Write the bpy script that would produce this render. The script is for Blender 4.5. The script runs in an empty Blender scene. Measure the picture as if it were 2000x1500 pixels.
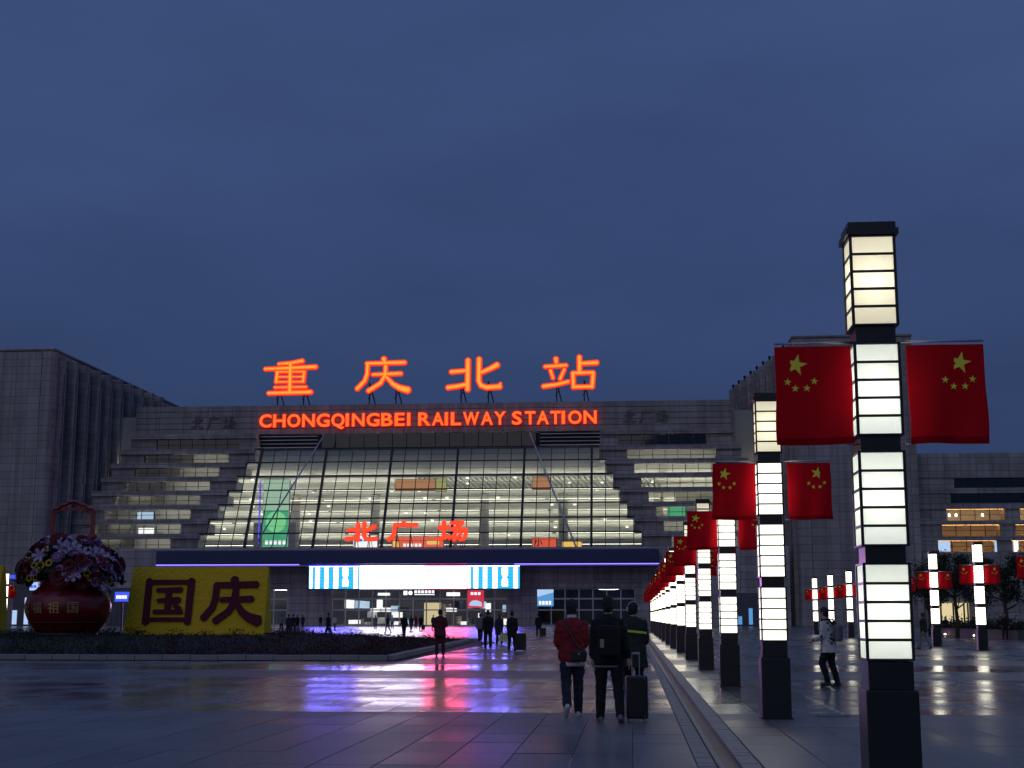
import bpy, bmesh, math, random
from mathutils import Vector, Matrix
R = math.radians
random.seed(7)
S = bpy.context.scene
COL = S.collection

# ---------------------------------------------------------------- camera
F_PX, EYE = 2700.0, 1.5                      # focal length in pixels of a 2000 px wide frame, eye height
PITCH = math.atan(455 / F_PX)
YAW = math.atan(232 / (F_PX / math.cos(PITCH)))
cam_d = bpy.data.cameras.new('camera')
cam_d.sensor_width = 36.0
cam_d.lens = F_PX / 2000 * 36
cam_d.clip_start, cam_d.clip_end = 0.1, 5000
cam = bpy.data.objects.new('camera', cam_d)
cam.location = (0, 0, EYE)
cam.rotation_euler = (R(90) + PITCH, 0, YAW)
COL.objects.link(cam)
S.camera = cam

# ---------------------------------------------------------------- world: blue overcast dusk
W = bpy.data.worlds.new('World'); S.world = W; W.use_nodes = True
wn, wl = W.node_tree.nodes, W.node_tree.links
wn.clear()
w_out = wn.new('ShaderNodeOutputWorld'); w_bg = wn.new('ShaderNodeBackground')
w_sky = wn.new('ShaderNodeTexSky'); w_sky.sky_type = 'NISHITA'; w_sky.sun_disc = False
w_sky.sun_elevation = R(-3.0); w_sky.sun_rotation = R(215); w_sky.air_density = 1.4; w_sky.dust_density = 2.0; w_sky.ozone_density = 3.0
w_geo = wn.new('ShaderNodeTexCoord')
w_sep = wn.new('ShaderNodeSeparateXYZ'); wl.new(w_geo.outputs['Generated'], w_sep.inputs[0])
w_abs = wn.new('ShaderNodeMath'); w_abs.operation = 'MAXIMUM'; w_abs.inputs[1].default_value = 0.0
wl.new(w_sep.outputs['Z'], w_abs.inputs[0])
w_ramp = wn.new('ShaderNodeValToRGB')        # overcast sky: brighter towards the zenith, all round
w_ramp.color_ramp.elements[0].color = (0.0248, 0.0425, 0.107, 1)
w_ramp.color_ramp.elements[1].color = (0.079, 0.142, 0.355, 1)
wl.new(w_abs.outputs[0], w_ramp.inputs[0])
w_map = wn.new('ShaderNodeMapping'); w_map.inputs['Scale'].default_value = (1.0, 1.0, 3.2)
wl.new(w_geo.outputs['Generated'], w_map.inputs[0])
w_noise = wn.new('ShaderNodeTexNoise'); w_noise.inputs['Scale'].default_value = 2.6; w_noise.inputs['Detail'].default_value = 5.0
w_noise.inputs['Roughness'].default_value = 0.52
wl.new(w_map.outputs[0], w_noise.inputs['Vector'])
w_cr = wn.new('ShaderNodeMapRange'); w_cr.inputs['From Min'].default_value = 0.32; w_cr.inputs['From Max'].default_value = 0.70
w_cr.inputs['To Min'].default_value = 0.84; w_cr.inputs['To Max'].default_value = 1.09
wl.new(w_noise.outputs['Fac'], w_cr.inputs[0])
w_mul = wn.new('ShaderNodeVectorMath'); w_mul.operation = 'SCALE'
wl.new(w_ramp.outputs[0], w_mul.inputs[0]); wl.new(w_cr.outputs[0], w_mul.inputs['Scale'])
w_sk = wn.new('ShaderNodeVectorMath'); w_sk.operation = 'SCALE'; w_sk.inputs['Scale'].default_value = 0.05
wl.new(w_sky.outputs[0], w_sk.inputs[0])
w_add = wn.new('ShaderNodeVectorMath'); w_add.operation = 'ADD'
wl.new(w_mul.outputs[0], w_add.inputs[0]); wl.new(w_sk.outputs[0], w_add.inputs[1])
wl.new(w_add.outputs[0], w_bg.inputs[0]); w_bg.inputs[1].default_value = 1.0
wl.new(w_bg.outputs[0], w_out.inputs[0])

# last glow of the western sky behind the camera
sun_d = bpy.data.lights.new('sun', 'SUN'); sun_d.energy = 0.19; sun_d.angle = R(60); sun_d.color = (1.0, 0.90, 0.86)
sun = bpy.data.objects.new('sun', sun_d); COL.objects.link(sun)
sun.rotation_euler = (R(60), 0, R(-20)); sun.location = (0, -20, 30)

vs = S.view_settings
vs.view_transform = 'Standard'; vs.look = 'None'; vs.exposure = 0.0; vs.gamma = 1.0; vs.use_curve_mapping = False
S.display_settings.display_device = 'sRGB'
S.render.engine = 'CYCLES'
cy = S.cycles
cy.use_denoising = True; cy.use_adaptive_sampling = True; cy.adaptive_threshold = 0.02
cy.max_bounces = 6; cy.diffuse_bounces = 3; cy.glossy_bounces = 3; cy.transmission_bounces = 4; cy.transparent_max_bounces = 16
cy.caustics_reflective = False; cy.caustics_refractive = False; cy.sample_clamp_indirect = 4.0
cy.use_light_tree = True

# ---------------------------------------------------------------- pixel <-> world (for placing things at their real distance)
def ray(x, y):
    u, v = x - 1000, 750 - y
    fl = F_PX * math.cos(PITCH) - v * math.sin(PITCH); up = F_PX * math.sin(PITCH) + v * math.cos(PITCH)
    return u * math.cos(YAW) - fl * math.sin(YAW), fl * math.cos(YAW) + u * math.sin(YAW), up
def G(x, y, z=0.0):
    a, b, c = ray(x, y); t = (z - EYE) / c
    return Vector((a * t, b * t, z))
def P(x, y, D):
    a, b, c = ray(x, y); t = D / b
    return Vector((a * t, D, EYE + c * t))

# ---------------------------------------------------------------- materials
M = {}
def new_mat(name):
    m = bpy.data.materials.new(name); m.use_nodes = True
    n, l = m.node_tree.nodes, m.node_tree.links
    return m, n, l, n['Principled BSDF']
def mat(name, color, rough=0.6, metal=0.0, var=0.15, scale=3.0, bump=0.0, bscale=40.0, coord='Object', spec=0.5, sheen=0.0):
    m, n, l, b = new_mat(name)
    b.inputs['Roughness'].default_value = rough; b.inputs['Metallic'].default_value = metal
    b.inputs['Specular IOR Level'].default_value = spec
    if sheen: b.inputs['Sheen Weight'].default_value = sheen
    tc = n.new('ShaderNodeTexCoord'); nz = n.new('ShaderNodeTexNoise')
    nz.inputs['Scale'].default_value = scale; nz.inputs['Detail'].default_value = 5
    l.new(tc.outputs[coord], nz.inputs['Vector'])
    mx = n.new('ShaderNodeMix'); mx.data_type = 'RGBA'
    mx.inputs['A'].default_value = (*[c * (1 - var) for c in color], 1); mx.inputs['B'].default_value = (*[min(1, c * (1 + var)) for c in color], 1)
    l.new(nz.outputs['Fac'], mx.inputs['Factor']); l.new(mx.outputs['Result'], b.inputs['Base Color'])
    if bump:
        nb = n.new('ShaderNodeTexNoise'); nb.inputs['Scale'].default_value = bscale; nb.inputs['Detail'].default_value = 3
        l.new(tc.outputs[coord], nb.inputs['Vector'])
        bp = n.new('ShaderNodeBump'); bp.inputs['Strength'].default_value = bump; bp.inputs['Distance'].default_value = 0.02
        l.new(nb.outputs['Fac'], bp.inputs['Height']); l.new(bp.outputs[0], b.inputs['Normal'])
    M[name] = m
    return m
def emit(name, color, strength, base=(0.2, 0.2, 0.2), rough=0.4):
    m, n, l, b = new_mat(name)
    b.inputs['Base Color'].default_value = (*base, 1); b.inputs['Roughness'].default_value = rough
    b.inputs['Emission Color'].default_value = (*color, 1); b.inputs['Emission Strength'].default_value = strength
    M[name] = m
    return m

mat('black_metal', (0.012, 0.012, 0.014), 0.32, 0.0, 0.2, 6)
mat('dark_frame', (0.02, 0.021, 0.024), 0.45, 0.3, 0.2, 2)
mat('grey_metal', (0.32, 0.32, 0.34), 0.4, 0.6, 0.15, 4)
mat('rod_metal', (0.45, 0.45, 0.48), 0.35, 0.7, 0.1, 8)
mat('blue_fascia', (0.020, 0.035, 0.115), 0.45, 0.0, 0.15, 0.3)
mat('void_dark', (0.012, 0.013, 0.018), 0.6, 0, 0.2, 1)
mat('hall_grey', (0.42, 0.42, 0.38), 0.7, 0, 0.12, 0.25)
mat('carved_stone', (0.16, 0.145, 0.14), 0.7, 0, 0.2, 1)
mat('gallery_dim', (0.12, 0.118, 0.10), 0.7, 0, 0.2, 0.4)
mat('hall_white', (0.70, 0.69, 0.65), 0.7, 0, 0.08, 0.2)
mat('hall_dark', (0.10, 0.10, 0.11), 0.5, 0, 0.3, 0.5)
mat('floor_in', (0.30, 0.29, 0.27), 0.3, 0, 0.1, 0.5)
mat('yellow_flowers', (0.80, 0.52, 0.020), 0.9, 0, 0.28, 26, 0.5, 90)
mat('maroon', (0.105, 0.007, 0.020), 0.85, 0, 0.35, 14, 0.5, 60)
mat('pot_red', (0.17, 0.007, 0.011), 0.28, 0, 0.2, 2)
mat('pot_dark', (0.05, 0.012, 0.010), 0.5, 0, 0.2, 3)
mat('gold', (0.42, 0.25, 0.09), 0.4, 0.5, 0.2, 5)
mat('red_handle', (0.24, 0.012, 0.016), 0.35, 0, 0.2, 4)
mat('petal_pink', (0.46, 0.26, 0.40), 0.7, 0, 0.25, 5)
mat('petal_lilac', (0.40, 0.30, 0.46), 0.7, 0, 0.2, 5)
mat('petal_violet', (0.20, 0.09, 0.22), 0.7, 0, 0.3, 5)
mat('petal_red', (0.13, 0.010, 0.014), 0.75, 0, 0.4, 5)
mat('petal_yellow', (0.66, 0.42, 0.02), 0.7, 0, 0.2, 6)
mat('flower_core', (0.03, 0.014, 0.008), 0.9, 0, 0.4, 30)
mat('leaf', (0.030, 0.055, 0.020), 0.6, 0, 0.5, 2)
mat('leaf_dark', (0.018, 0.030, 0.012), 0.7, 0, 0.5, 1.2)
mat('leaf_red', (0.060, 0.012, 0.018), 0.7, 0, 0.5, 1.2)
mat('soil', (0.030, 0.024, 0.016), 0.95, 0, 0.4, 3)
mat('bark', (0.055, 0.042, 0.030), 0.9, 0, 0.4, 8, 0.8, 20)
mat('kerb_stone', (0.27, 0.26, 0.25), 0.55, 0, 0.2, 5, 0.3, 60)
mat('channel_stone', (0.24, 0.23, 0.21), 0.5, 0, 0.3, 8, 0.4, 50)
mat('channel_red_shaded', (0.10, 0.062, 0.054), 0.45, 0, 0.3, 5, 0.4, 40)
mat('skin', (0.44, 0.27, 0.20), 0.55, 0, 0.08, 12)
mat('hair', (0.008, 0.007, 0.007), 0.55, 0, 0.3, 40, 0.6, 120)
mat('cloth_black', (0.006, 0.006, 0.0075), 0.85, 0, 0.3, 10, 0.5, 25)
mat('cloth_navy', (0.013, 0.017, 0.040), 0.85, 0, 0.3, 10, 0.5, 25)
mat('cloth_red', (0.22, 0.008, 0.014), 0.85, 0, 0.25, 10, 0.5, 25)
mat('cloth_grey', (0.16, 0.16, 0.17), 0.85, 0, 0.25, 10, 0.5, 25)
mat('cloth_white', (0.55, 0.54, 0.52), 0.85, 0, 0.12, 10, 0.4, 25)
mat('cloth_tan', (0.28, 0.20, 0.15), 0.85, 0, 0.2, 10, 0.4, 25)
mat('cloth_wine', (0.09, 0.014, 0.022), 0.85, 0, 0.25, 10, 0.4, 25)
mat('cloth_green', (0.012, 0.018, 0.014), 0.85, 0, 0.25, 10, 0.4, 25)
mat('bag_yellow', (0.55, 0.58, 0.22), 0.6, 0, 0.15, 5)
mat('reflective_yellow', (0.50, 0.72, 0.08), 0.4, 0, 0.05, 5)
mat('shoe_white', (0.60, 0.58, 0.55), 0.6, 0, 0.15, 10)
mat('shoe_dark', (0.03, 0.03, 0.03), 0.6, 0, 0.2, 10)
mat('plastic_black', (0.012, 0.012, 0.013), 0.35, 0, 0.2, 20, 0.2, 60)
mat('wheel_grey', (0.30, 0.30, 0.32), 0.4, 0, 0.1, 8)
mat('beige_tag', (0.34, 0.30, 0.24), 0.8, 0, 0.1, 8)
mat('planter_dark', (0.06, 0.058, 0.055), 0.6, 0, 0.3, 3, 0.3, 30)

# patterned white shirt: dark leaf-like blotches
m, n, l, b = new_mat('cloth_print'); M['cloth_print'] = m
tc = n.new('ShaderNodeTexCoord'); vo = n.new('ShaderNodeTexVoronoi'); vo.inputs['Scale'].default_value = 8.0
l.new(tc.outputs['Object'], vo.inputs['Vector'])
rp = n.new('ShaderNodeValToRGB'); rp.color_ramp.elements[0].position = 0.26; rp.color_ramp.elements[0].color = (0.05, 0.06, 0.06, 1)
rp.color_ramp.elements[1].position = 0.34; rp.color_ramp.elements[1].color = (0.52, 0.52, 0.50, 1)
l.new(vo.outputs['Distance'], rp.inputs[0]); l.new(rp.outputs[0], b.inputs['Base Color']); b.inputs['Roughness'].default_value = 0.85

# stone cladding: light granite panels, thin dark joints
def stone(name, color, pw, ph, mortar=0.05, rough=0.6, axis='XZ', var=0.5):
    m, n, l, b = new_mat(name); M[name] = m
    geo = n.new('ShaderNodeNewGeometry'); sp = n.new('ShaderNodeSeparateXYZ'); l.new(geo.outputs['Position'], sp.inputs[0])
    nsep = n.new('ShaderNodeSeparateXYZ'); l.new(geo.outputs['True Normal'], nsep.inputs[0])
    # along-wall coordinate: X on faces towards the square, Y on side faces
    ab = n.new('ShaderNodeMath'); ab.operation = 'ABSOLUTE'; l.new(nsep.outputs['X'], ab.inputs[0])
    gt = n.new('ShaderNodeMath'); gt.operation = 'GREATER_THAN'; gt.inputs[1].default_value = 0.7; l.new(ab.outputs[0], gt.inputs[0])
    mxu = n.new('ShaderNodeMix'); l.new(gt.outputs[0], mxu.inputs['Factor']); l.new(sp.outputs['X'], mxu.inputs['A']); l.new(sp.outputs['Y'], mxu.inputs['B'])
    cb = n.new('ShaderNodeCombineXYZ'); l.new(mxu.outputs['Result'], cb.inputs['X']); l.new(sp.outputs['Z'], cb.inputs['Y'])
    br = n.new('ShaderNodeTexBrick'); br.offset = 0.0; br.inputs['Scale'].default_value = 1.0
    br.inputs['Brick Width'].default_value = pw; br.inputs['Row Height'].default_value = ph
    br.inputs['Mortar Size'].default_value = mortar; br.inputs['Bias'].default_value = 0.0
    br.inputs['Color1'].default_value = (*[c * (1 - var * 0.35) for c in color], 1); br.inputs['Color2'].default_value = (*[c * (1 + var * 0.3) for c in color], 1)
    br.inputs['Mortar'].default_value = (*[c * 0.48 for c in color], 1)
    l.new(cb.outputs[0], br.inputs['Vector'])
    nz = n.new('ShaderNodeTexNoise'); nz.inputs['Scale'].default_value = 0.12; nz.inputs['Detail'].default_value = 6
    l.new(geo.outputs['Position'], nz.inputs['Vector'])
    mr = n.new('ShaderNodeMapRange'); mr.inputs['From Min'].default_value = 0.3; mr.inputs['From Max'].default_value = 0.7
    mr.inputs['To Min'].default_value = 0.78; mr.inputs['To Max'].default_value = 1.15
    l.new(nz.outputs['Fac'], mr.inputs[0])
    mp = n.new('ShaderNodeMapping'); mp.inputs['Scale'].default_value = (1.3, 1.3, 0.05); l.new(geo.outputs['Position'], mp.inputs[0])
    ns = n.new('ShaderNodeTexNoise'); ns.inputs['Scale'].default_value = 1.0; ns.inputs['Detail'].default_value = 4; l.new(mp.outputs[0], ns.inputs['Vector'])
    ms = n.new('ShaderNodeMapRange'); ms.inputs['From Min'].default_value = 0.35; ms.inputs['From Max'].default_value = 0.6; ms.inputs['To Min'].default_value = 0.74; ms.inputs['To Max'].default_value = 1.0
    l.new(ns.outputs['Fac'], ms.inputs[0]); mq = n.new('ShaderNodeMath'); mq.operation = 'MULTIPLY'; l.new(mr.outputs[0], mq.inputs[0]); l.new(ms.outputs[0], mq.inputs[1])
    vm = n.new('ShaderNodeVectorMath'); vm.operation = 'SCALE'; l.new(br.outputs['Color'], vm.inputs[0]); l.new(mq.outputs[0], vm.inputs['Scale'])
    l.new(vm.outputs[0], b.inputs['Base Color']); b.inputs['Roughness'].default_value = rough
    bp = n.new('ShaderNodeBump'); bp.inputs['Strength'].default_value = 0.6; bp.inputs['Distance'].default_value = 0.05; bp.invert = True
    l.new(br.outputs['Fac'], bp.inputs['Height']); l.new(bp.outputs[0], b.inputs['Normal'])
    return m
stone('stone', (0.39, 0.345, 0.32), 2.3, 1.32, 0.045)
stone('stone_band', (0.42, 0.38, 0.36), 2.3, 0.9, 0.04)
stone('stone_low', (0.47, 0.425, 0.41), 3.0, 1.25, 0.05)
stone('stone_wing', (0.38, 0.355, 0.33), 2.6, 1.1, 0.04)

# single cladding panels: each takes its own shade
m, n, l, b = new_mat('panel_stone'); M['panel_stone'] = m
oi = n.new('ShaderNodeObjectInfo'); geo = n.new('ShaderNodeNewGeometry')
nz = n.new('ShaderNodeTexNoise'); nz.inputs['Scale'].default_value = 0.15; nz.inputs['Detail'].default_value = 6; l.new(geo.outputs['Position'], nz.inputs['Vector'])
ad = n.new('ShaderNodeMath'); ad.operation = 'MULTIPLY_ADD'; ad.inputs[1].default_value = 0.35; l.new(oi.outputs['Random'], ad.inputs[0]); l.new(nz.outputs['Fac'], ad.inputs[2])
rp = n.new('ShaderNodeValToRGB'); rp.color_ramp.elements[0].position = 0.35; rp.color_ramp.elements[0].color = (0.30, 0.268, 0.25, 1)
rp.color_ramp.elements[1].position = 0.95; rp.color_ramp.elements[1].color = (0.43, 0.39, 0.365, 1)
mp = n.new('ShaderNodeMapping'); mp.inputs['Scale'].default_value = (1.2, 1.2, 0.045); l.new(geo.outputs['Position'], mp.inputs[0])
ns = n.new('ShaderNodeTexNoise'); ns.inputs['Scale'].default_value = 1.0; ns.inputs['Detail'].default_value = 4; l.new(mp.outputs[0], ns.inputs['Vector'])
ms = n.new('ShaderNodeMapRange'); ms.inputs['From Min'].default_value = 0.35; ms.inputs['From Max'].default_value = 0.6; ms.inputs['To Min'].default_value = 0.72; ms.inputs['To Max'].default_value = 1.0
l.new(ns.outputs['Fac'], ms.inputs[0]); vq = n.new('ShaderNodeVectorMath'); vq.operation = 'SCALE'; l.new(ms.outputs[0], vq.inputs['Scale']); l.new(rp.outputs[0], vq.inputs[0])
l.new(ad.outputs[0], rp.inputs[0]); l.new(vq.outputs[0], b.inputs['Base Color']); b.inputs['Roughness'].default_value = 0.6

# thin architectural glass
def glass(name, tint, base_refl=0.05, rough=0.03):
    m = bpy.data.materials.new(name); m.use_nodes = True; n, l = m.node_tree.nodes, m.node_tree.links; n.clear()
    o = n.new('ShaderNodeOutputMaterial'); mx = n.new('ShaderNodeMixShader'); tr = n.new('ShaderNodeBsdfTransparent'); gl = n.new('ShaderNodeBsdfGlossy')
    tr.inputs['Color'].default_value = (*tint, 1); gl.inputs['Roughness'].default_value = rough
    fr = n.new('ShaderNodeFresnel'); fr.inputs['IOR'].default_value = 1.45
    mm = n.new('ShaderNodeMath'); mm.operation = 'MULTIPLY_ADD'; mm.inputs[1].default_value = 1.3; mm.inputs[2].default_value = base_refl; l.new(fr.outputs[0], mm.inputs[0])
    l.new(mm.outputs[0], mx.inputs[0]); l.new(tr.outputs[0], mx.inputs[1]); l.new(gl.outputs[0], mx.inputs[2]); l.new(mx.outputs[0], o.inputs[0])
    M[name] = m
    return m
glass('glass', (0.90, 0.91, 0.87), 0.012); glass('glass_dark', (0.03, 0.033, 0.04), 0.06); glass('glass_clear', (0.95, 0.95, 0.95), 0.03)

# light boxes
emit('led_white', (0.74, 0.66, 1.0), 16.0); emit('led_pink', (1.0, 0.10, 0.28), 22.0)
emit('led_cyan', (0.004, 0.52, 0.86), 1.1); emit('led_bar', (0.15, 0.11, 1.0), 36.0); emit('led_edge', (0.006, 0.22, 0.34), 1.0); emit('violet_line', (0.18, 0.14, 1.0), 4.0)
emit('letter_face', (1.0, 0.095, 0.010), 1.9, (0.3, 0.05, 0.02)); emit('letter_rim', (1.0, 0.016, 0.004), 1.0, (0.3, 0.02, 0.02))
emit('letter_core', (1.0, 0.20, 0.022), 2.0, (0.3, 0.1, 0.02))
emit('red_face', (1.0, 0.050, 0.014), 1.5, (0.3, 0.03, 0.02))
emit('strip', (1.0, 0.98, 0.84), 7.2); emit('fascia_fill', (1.0, 0.96, 0.86), 13.0); emit('gallery', (1.0, 0.96, 0.86), 6.5); emit('downlight', (1.0, 0.97, 0.86), 3.0)
emit('green_ad', (0.04, 0.42, 0.20), 0.9); emit('green_pale', (0.40, 0.62, 0.46), 0.9); emit('green_disc', (0.20, 0.75, 0.30), 1.0)
emit('banner_orange', (0.80, 0.36, 0.14), 0.62); emit('banner_pink', (1.0, 0.30, 0.36), 0.8); emit('banner_green', (0.62, 0.60, 0.20), 0.62)
emit('blue_neon', (0.05, 0.06, 1.0), 2.6); emit('white_box', (0.95, 0.95, 1.0), 1.3); emit('orange_box', (1.0, 0.12, 0.03), 0.9)
emit('yellow_box', (1.0, 0.60, 0.10), 1.1); emit('cream_box', (1.0, 0.80, 0.42), 0.75); emit('blue_box', (0.04, 0.09, 0.9), 1.0)
emit('sky_box', (0.10, 0.36, 0.75), 0.8); emit('red_box', (0.85, 0.03, 0.06), 0.7); emit('pale_blue_box', (0.45, 0.65, 0.95), 0.9)
emit('warm_room', (1.0, 0.50, 0.16), 13.0); emit('warm_bulb', (1.0, 0.85, 0.6), 12.0); emit('ground_bulb', (1.0, 0.72, 0.42), 9.0)
emit('cool_tube', (0.74, 0.74, 1.0), 24.0)

# lantern diffuser: milky acrylic, lit by the tube behind it and glowing evenly by itself
def diffuser(name, color, strength):
    m = bpy.data.materials.new(name); m.use_nodes = True; n, l = m.node_tree.nodes, m.node_tree.links; n.clear()
    o = n.new('ShaderNodeOutputMaterial'); a1 = n.new('ShaderNodeAddShader'); a2 = n.new('ShaderNodeMixShader')
    tl = n.new('ShaderNodeBsdfTranslucent'); df = n.new('ShaderNodeBsdfDiffuse'); em = n.new('ShaderNodeEmission')
    tl.inputs[0].default_value = (*[0.8 * c for c in color], 1); df.inputs[0].default_value = (0.6, 0.6, 0.55, 1)
    oi = n.new('ShaderNodeObjectInfo'); mr = n.new('ShaderNodeMapRange'); mr.inputs['To Min'].default_value = strength * 0.85; mr.inputs['To Max'].default_value = strength * 1.15
    l.new(oi.outputs['Random'], mr.inputs[0]); em.inputs[0].default_value = (*color, 1); l.new(mr.outputs[0], em.inputs[1])
    a2.inputs[0].default_value = 0.25; l.new(tl.outputs[0], a2.inputs[1]); l.new(df.outputs[0], a2.inputs[2])
    l.new(a2.outputs[0], a1.inputs[0]); l.new(em.outputs[0], a1.inputs[1]); l.new(a1.outputs[0], o.inputs[0])
    M[name] = m
diffuser('diffuser_warm', (1.0, 0.94, 0.72), 0.44); diffuser('diffuser_cool', (0.95, 1.0, 0.90), 0.50)
diffuser('diffuser_bright', (0.99, 0.98, 0.86), 1.2); diffuser('diffuser_far', (1.0, 0.96, 0.82), 2.2)
emit('lantern_tube', (1.0, 0.97, 0.88), 13.0)

# flag cloth lets some light through
def flagcloth(name, color, var, through=0.25):
    m = bpy.data.materials.new(name); m.use_nodes = True; n, l = m.node_tree.nodes, m.node_tree.links; n.clear()
    o = n.new('ShaderNodeOutputMaterial'); mx = n.new('ShaderNodeMixShader'); tl = n.new('ShaderNodeBsdfTranslucent'); df = n.new('ShaderNodeBsdfDiffuse')
    tc = n.new('ShaderNodeTexCoord'); nz = n.new('ShaderNodeTexNoise'); nz.inputs['Scale'].default_value = 30; l.new(tc.outputs['Object'], nz.inputs['Vector'])
    cm = n.new('ShaderNodeMix'); cm.data_type = 'RGBA'; cm.inputs['A'].default_value = (*[c * (1 - var) for c in color], 1); cm.inputs['B'].default_value = (*[c * (1 + var) for c in color], 1)
    l.new(nz.outputs['Fac'], cm.inputs['Factor']); l.new(cm.outputs['Result'], tl.inputs[0]); l.new(cm.outputs['Result'], df.inputs[0])
    mx.inputs[0].default_value = through; l.new(df.outputs[0], mx.inputs[1]); l.new(tl.outputs[0], mx.inputs[2]); l.new(mx.outputs[0], o.inputs[0])
    M[name] = m
flagcloth('flag_red', (0.72, 0.010, 0.022), 0.10); flagcloth('flag_hem', (0.42, 0.006, 0.014), 0.12); flagcloth('star_yellow', (0.97, 0.90, 0.10), 0.03, 0.05)

# granite paving, rained on: every slab takes its own shade and polish; the crosswise bands differ in finish
def paving():
    m, n, l, b = new_mat('paving'); M['paving'] = m
    geo = n.new('ShaderNodeNewGeometry')
    sc = n.new('ShaderNodeVectorMath'); sc.operation = 'DIVIDE'; sc.inputs[1].default_value = (0.66, 1.32, 1)
    l.new(geo.outputs['Position'], sc.inputs[0])
    fl = n.new('ShaderNodeVectorMath'); fl.operation = 'FLOOR'; l.new(sc.outputs[0], fl.inputs[0])
    fx = n.new('ShaderNodeSeparateXYZ'); l.new(fl.outputs[0], fx.inputs[0]); cbn = n.new('ShaderNodeCombineXYZ'); l.new(fx.outputs[0], cbn.inputs[0]); l.new(fx.outputs[1], cbn.inputs[1])
    wnz = n.new('ShaderNodeTexWhiteNoise'); l.new(cbn.outputs[0], wnz.inputs['Vector'])
    frc = n.new('ShaderNodeVectorMath'); frc.operation = 'FRACTION'; l.new(sc.outputs[0], frc.inputs[0])
    # joints for the far field where slabs are no longer single pieces
    def edge(i, w):
        s = n.new('ShaderNodeSeparateXYZ'); l.new(frc.outputs[0], s.inputs[0])
        a = n.new('ShaderNodeMath'); a.operation = 'SUBTRACT'; a.inputs[1].default_value = 0.5; l.new(s.outputs[i], a.inputs[0])
        c = n.new('ShaderNodeMath'); c.operation = 'ABSOLUTE'; l.new(a.outputs[0], c.inputs[0])
        g = n.new('ShaderNodeMath'); g.operation = 'GREATER_THAN'; g.inputs[1].default_value = 0.5 - w; l.new(c.outputs[0], g.inputs[0])
        return g
    e1, e2 = edge(0, 0.010), edge(1, 0.005)
    jt = n.new('ShaderNodeMath'); jt.operation = 'MAXIMUM'; l.new(e1.outputs[0], jt.inputs[0]); l.new(e2.outputs[0], jt.inputs[1])
    nz = n.new('ShaderNodeTexNoise'); nz.inputs['Scale'].default_value = 0.35; nz.inputs['Detail'].default_value = 6; l.new(geo.outputs['Position'], nz.inputs['Vector'])
    ng = n.new('ShaderNodeTexNoise'); ng.inputs['Scale'].default_value = 90; ng.inputs['Detail'].default_value = 2; l.new(geo.outputs['Position'], ng.inputs['Vector'])
    # colour
    s1 = n.new('ShaderNodeMath'); s1.operation = 'MULTIPLY_ADD'; s1.inputs[1].default_value = 0.30; l.new(wnz.outputs['Value'], s1.inputs[0]); l.new(nz.outputs['Fac'], s1.inputs[2])
    s2 = n.new('ShaderNodeMath'); s2.operation = 'MULTIPLY_ADD'; s2.inputs[1].default_value = 0.35; l.new(ng.outputs['Fac'], s2.inputs[0]); l.new(s1.outputs[0], s2.inputs[2])
    rp = n.new('ShaderNodeValToRGB'); rp.color_ramp.elements[0].position = 0.45; rp.color_ramp.elements[0].color = (0.105, 0.098, 0.092, 1)
    rp.color_ramp.elements[1].position = 1.15 if False else 1.0; rp.color_ramp.elements[1].color = (0.215, 0.200, 0.184, 1)
    l.new(s2.outputs[0], rp.inputs[0])
    cm = n.new('ShaderNodeMix'); cm.data_type = 'RGBA'; cm.inputs['B'].default_value = (0.05, 0.047, 0.044, 1)
    l.new(jt.outputs[0], cm.inputs['Factor']); l.new(rp.outputs[0], cm.inputs['A']); l.new(cm.outputs['Result'], b.inputs['Base Color'])
    # finish by distance: flamed (dry looking) near strip, honed and wet beyond, crosswise bands
    sy = n.new('ShaderNodeSeparateXYZ'); l.new(geo.outputs['Position'], sy.inputs[0])
    mr = n.new('ShaderNodeMapRange'); mr.inputs['From Max'].default_value = 120.0; mr.inputs['To Max'].default_value = 1.0; l.new(sy.outputs[1], mr.inputs[0])
    br = n.new('ShaderNodeValToRGB'); br.color_ramp.interpolation = 'CONSTANT'
    el = br.color_ramp.elements
    bands = [(0, 0.37), (22.44, 0.195), (34.32, 0.32), (39.6, 0.15), (44.88, 0.30), (50.16, 0.20), (58.08, 0.31), (66.0, 0.20), (76.56, 0.30), (87.12, 0.21), (97.7, 0.28), (108.2, 0.22)]
    el[0].position = 0; el[0].color = (bands[0][1],) * 3 + (1,)
    el[1].position = bands[1][0] / 120; el[1].color = (bands[1][1],) * 3 + (1,)
    for d, v in bands[2:]:
        e = el.new(d / 120); e.color = (v, v, v, 1)
    l.new(mr.outputs[0], br.inputs[0])
    r1 = n.new('ShaderNodeMath'); r1.operation = 'MULTIPLY_ADD'; r1.inputs[1].default_value = 0.10; l.new(wnz.outputs['Value'], r1.inputs[0]); l.new(br.outputs[0], r1.inputs[2])
    r2 = n.new('ShaderNodeMath'); r2.operation = 'MULTIPLY_ADD'; r2.inputs[1].default_value = 0.36; l.new(nz.outputs['Fac'], r2.inputs[0]); l.new(r1.outputs[0], r2.inputs[2])
    r3 = n.new('ShaderNodeMath'); r3.operation = 'SUBTRACT'; r3.inputs[1].default_value = 0.20; l.new(r2.outputs[0], r3.inputs[0])
    l.new(r3.outputs[0], b.inputs['Roughness'])
    b.inputs['Specular IOR Level'].default_value = 0.5
    nb = n.new('ShaderNodeTexNoise'); nb.inputs['Scale'].default_value = 3.5; nb.inputs['Detail'].default_value = 3
    mp = n.new('ShaderNodeMapping'); mp.inputs['Scale'].default_value = (1.0, 0.55, 1); l.new(geo.outputs['Position'], mp.inputs[0]); l.new(mp.outputs[0], nb.inputs['Vector'])
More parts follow.
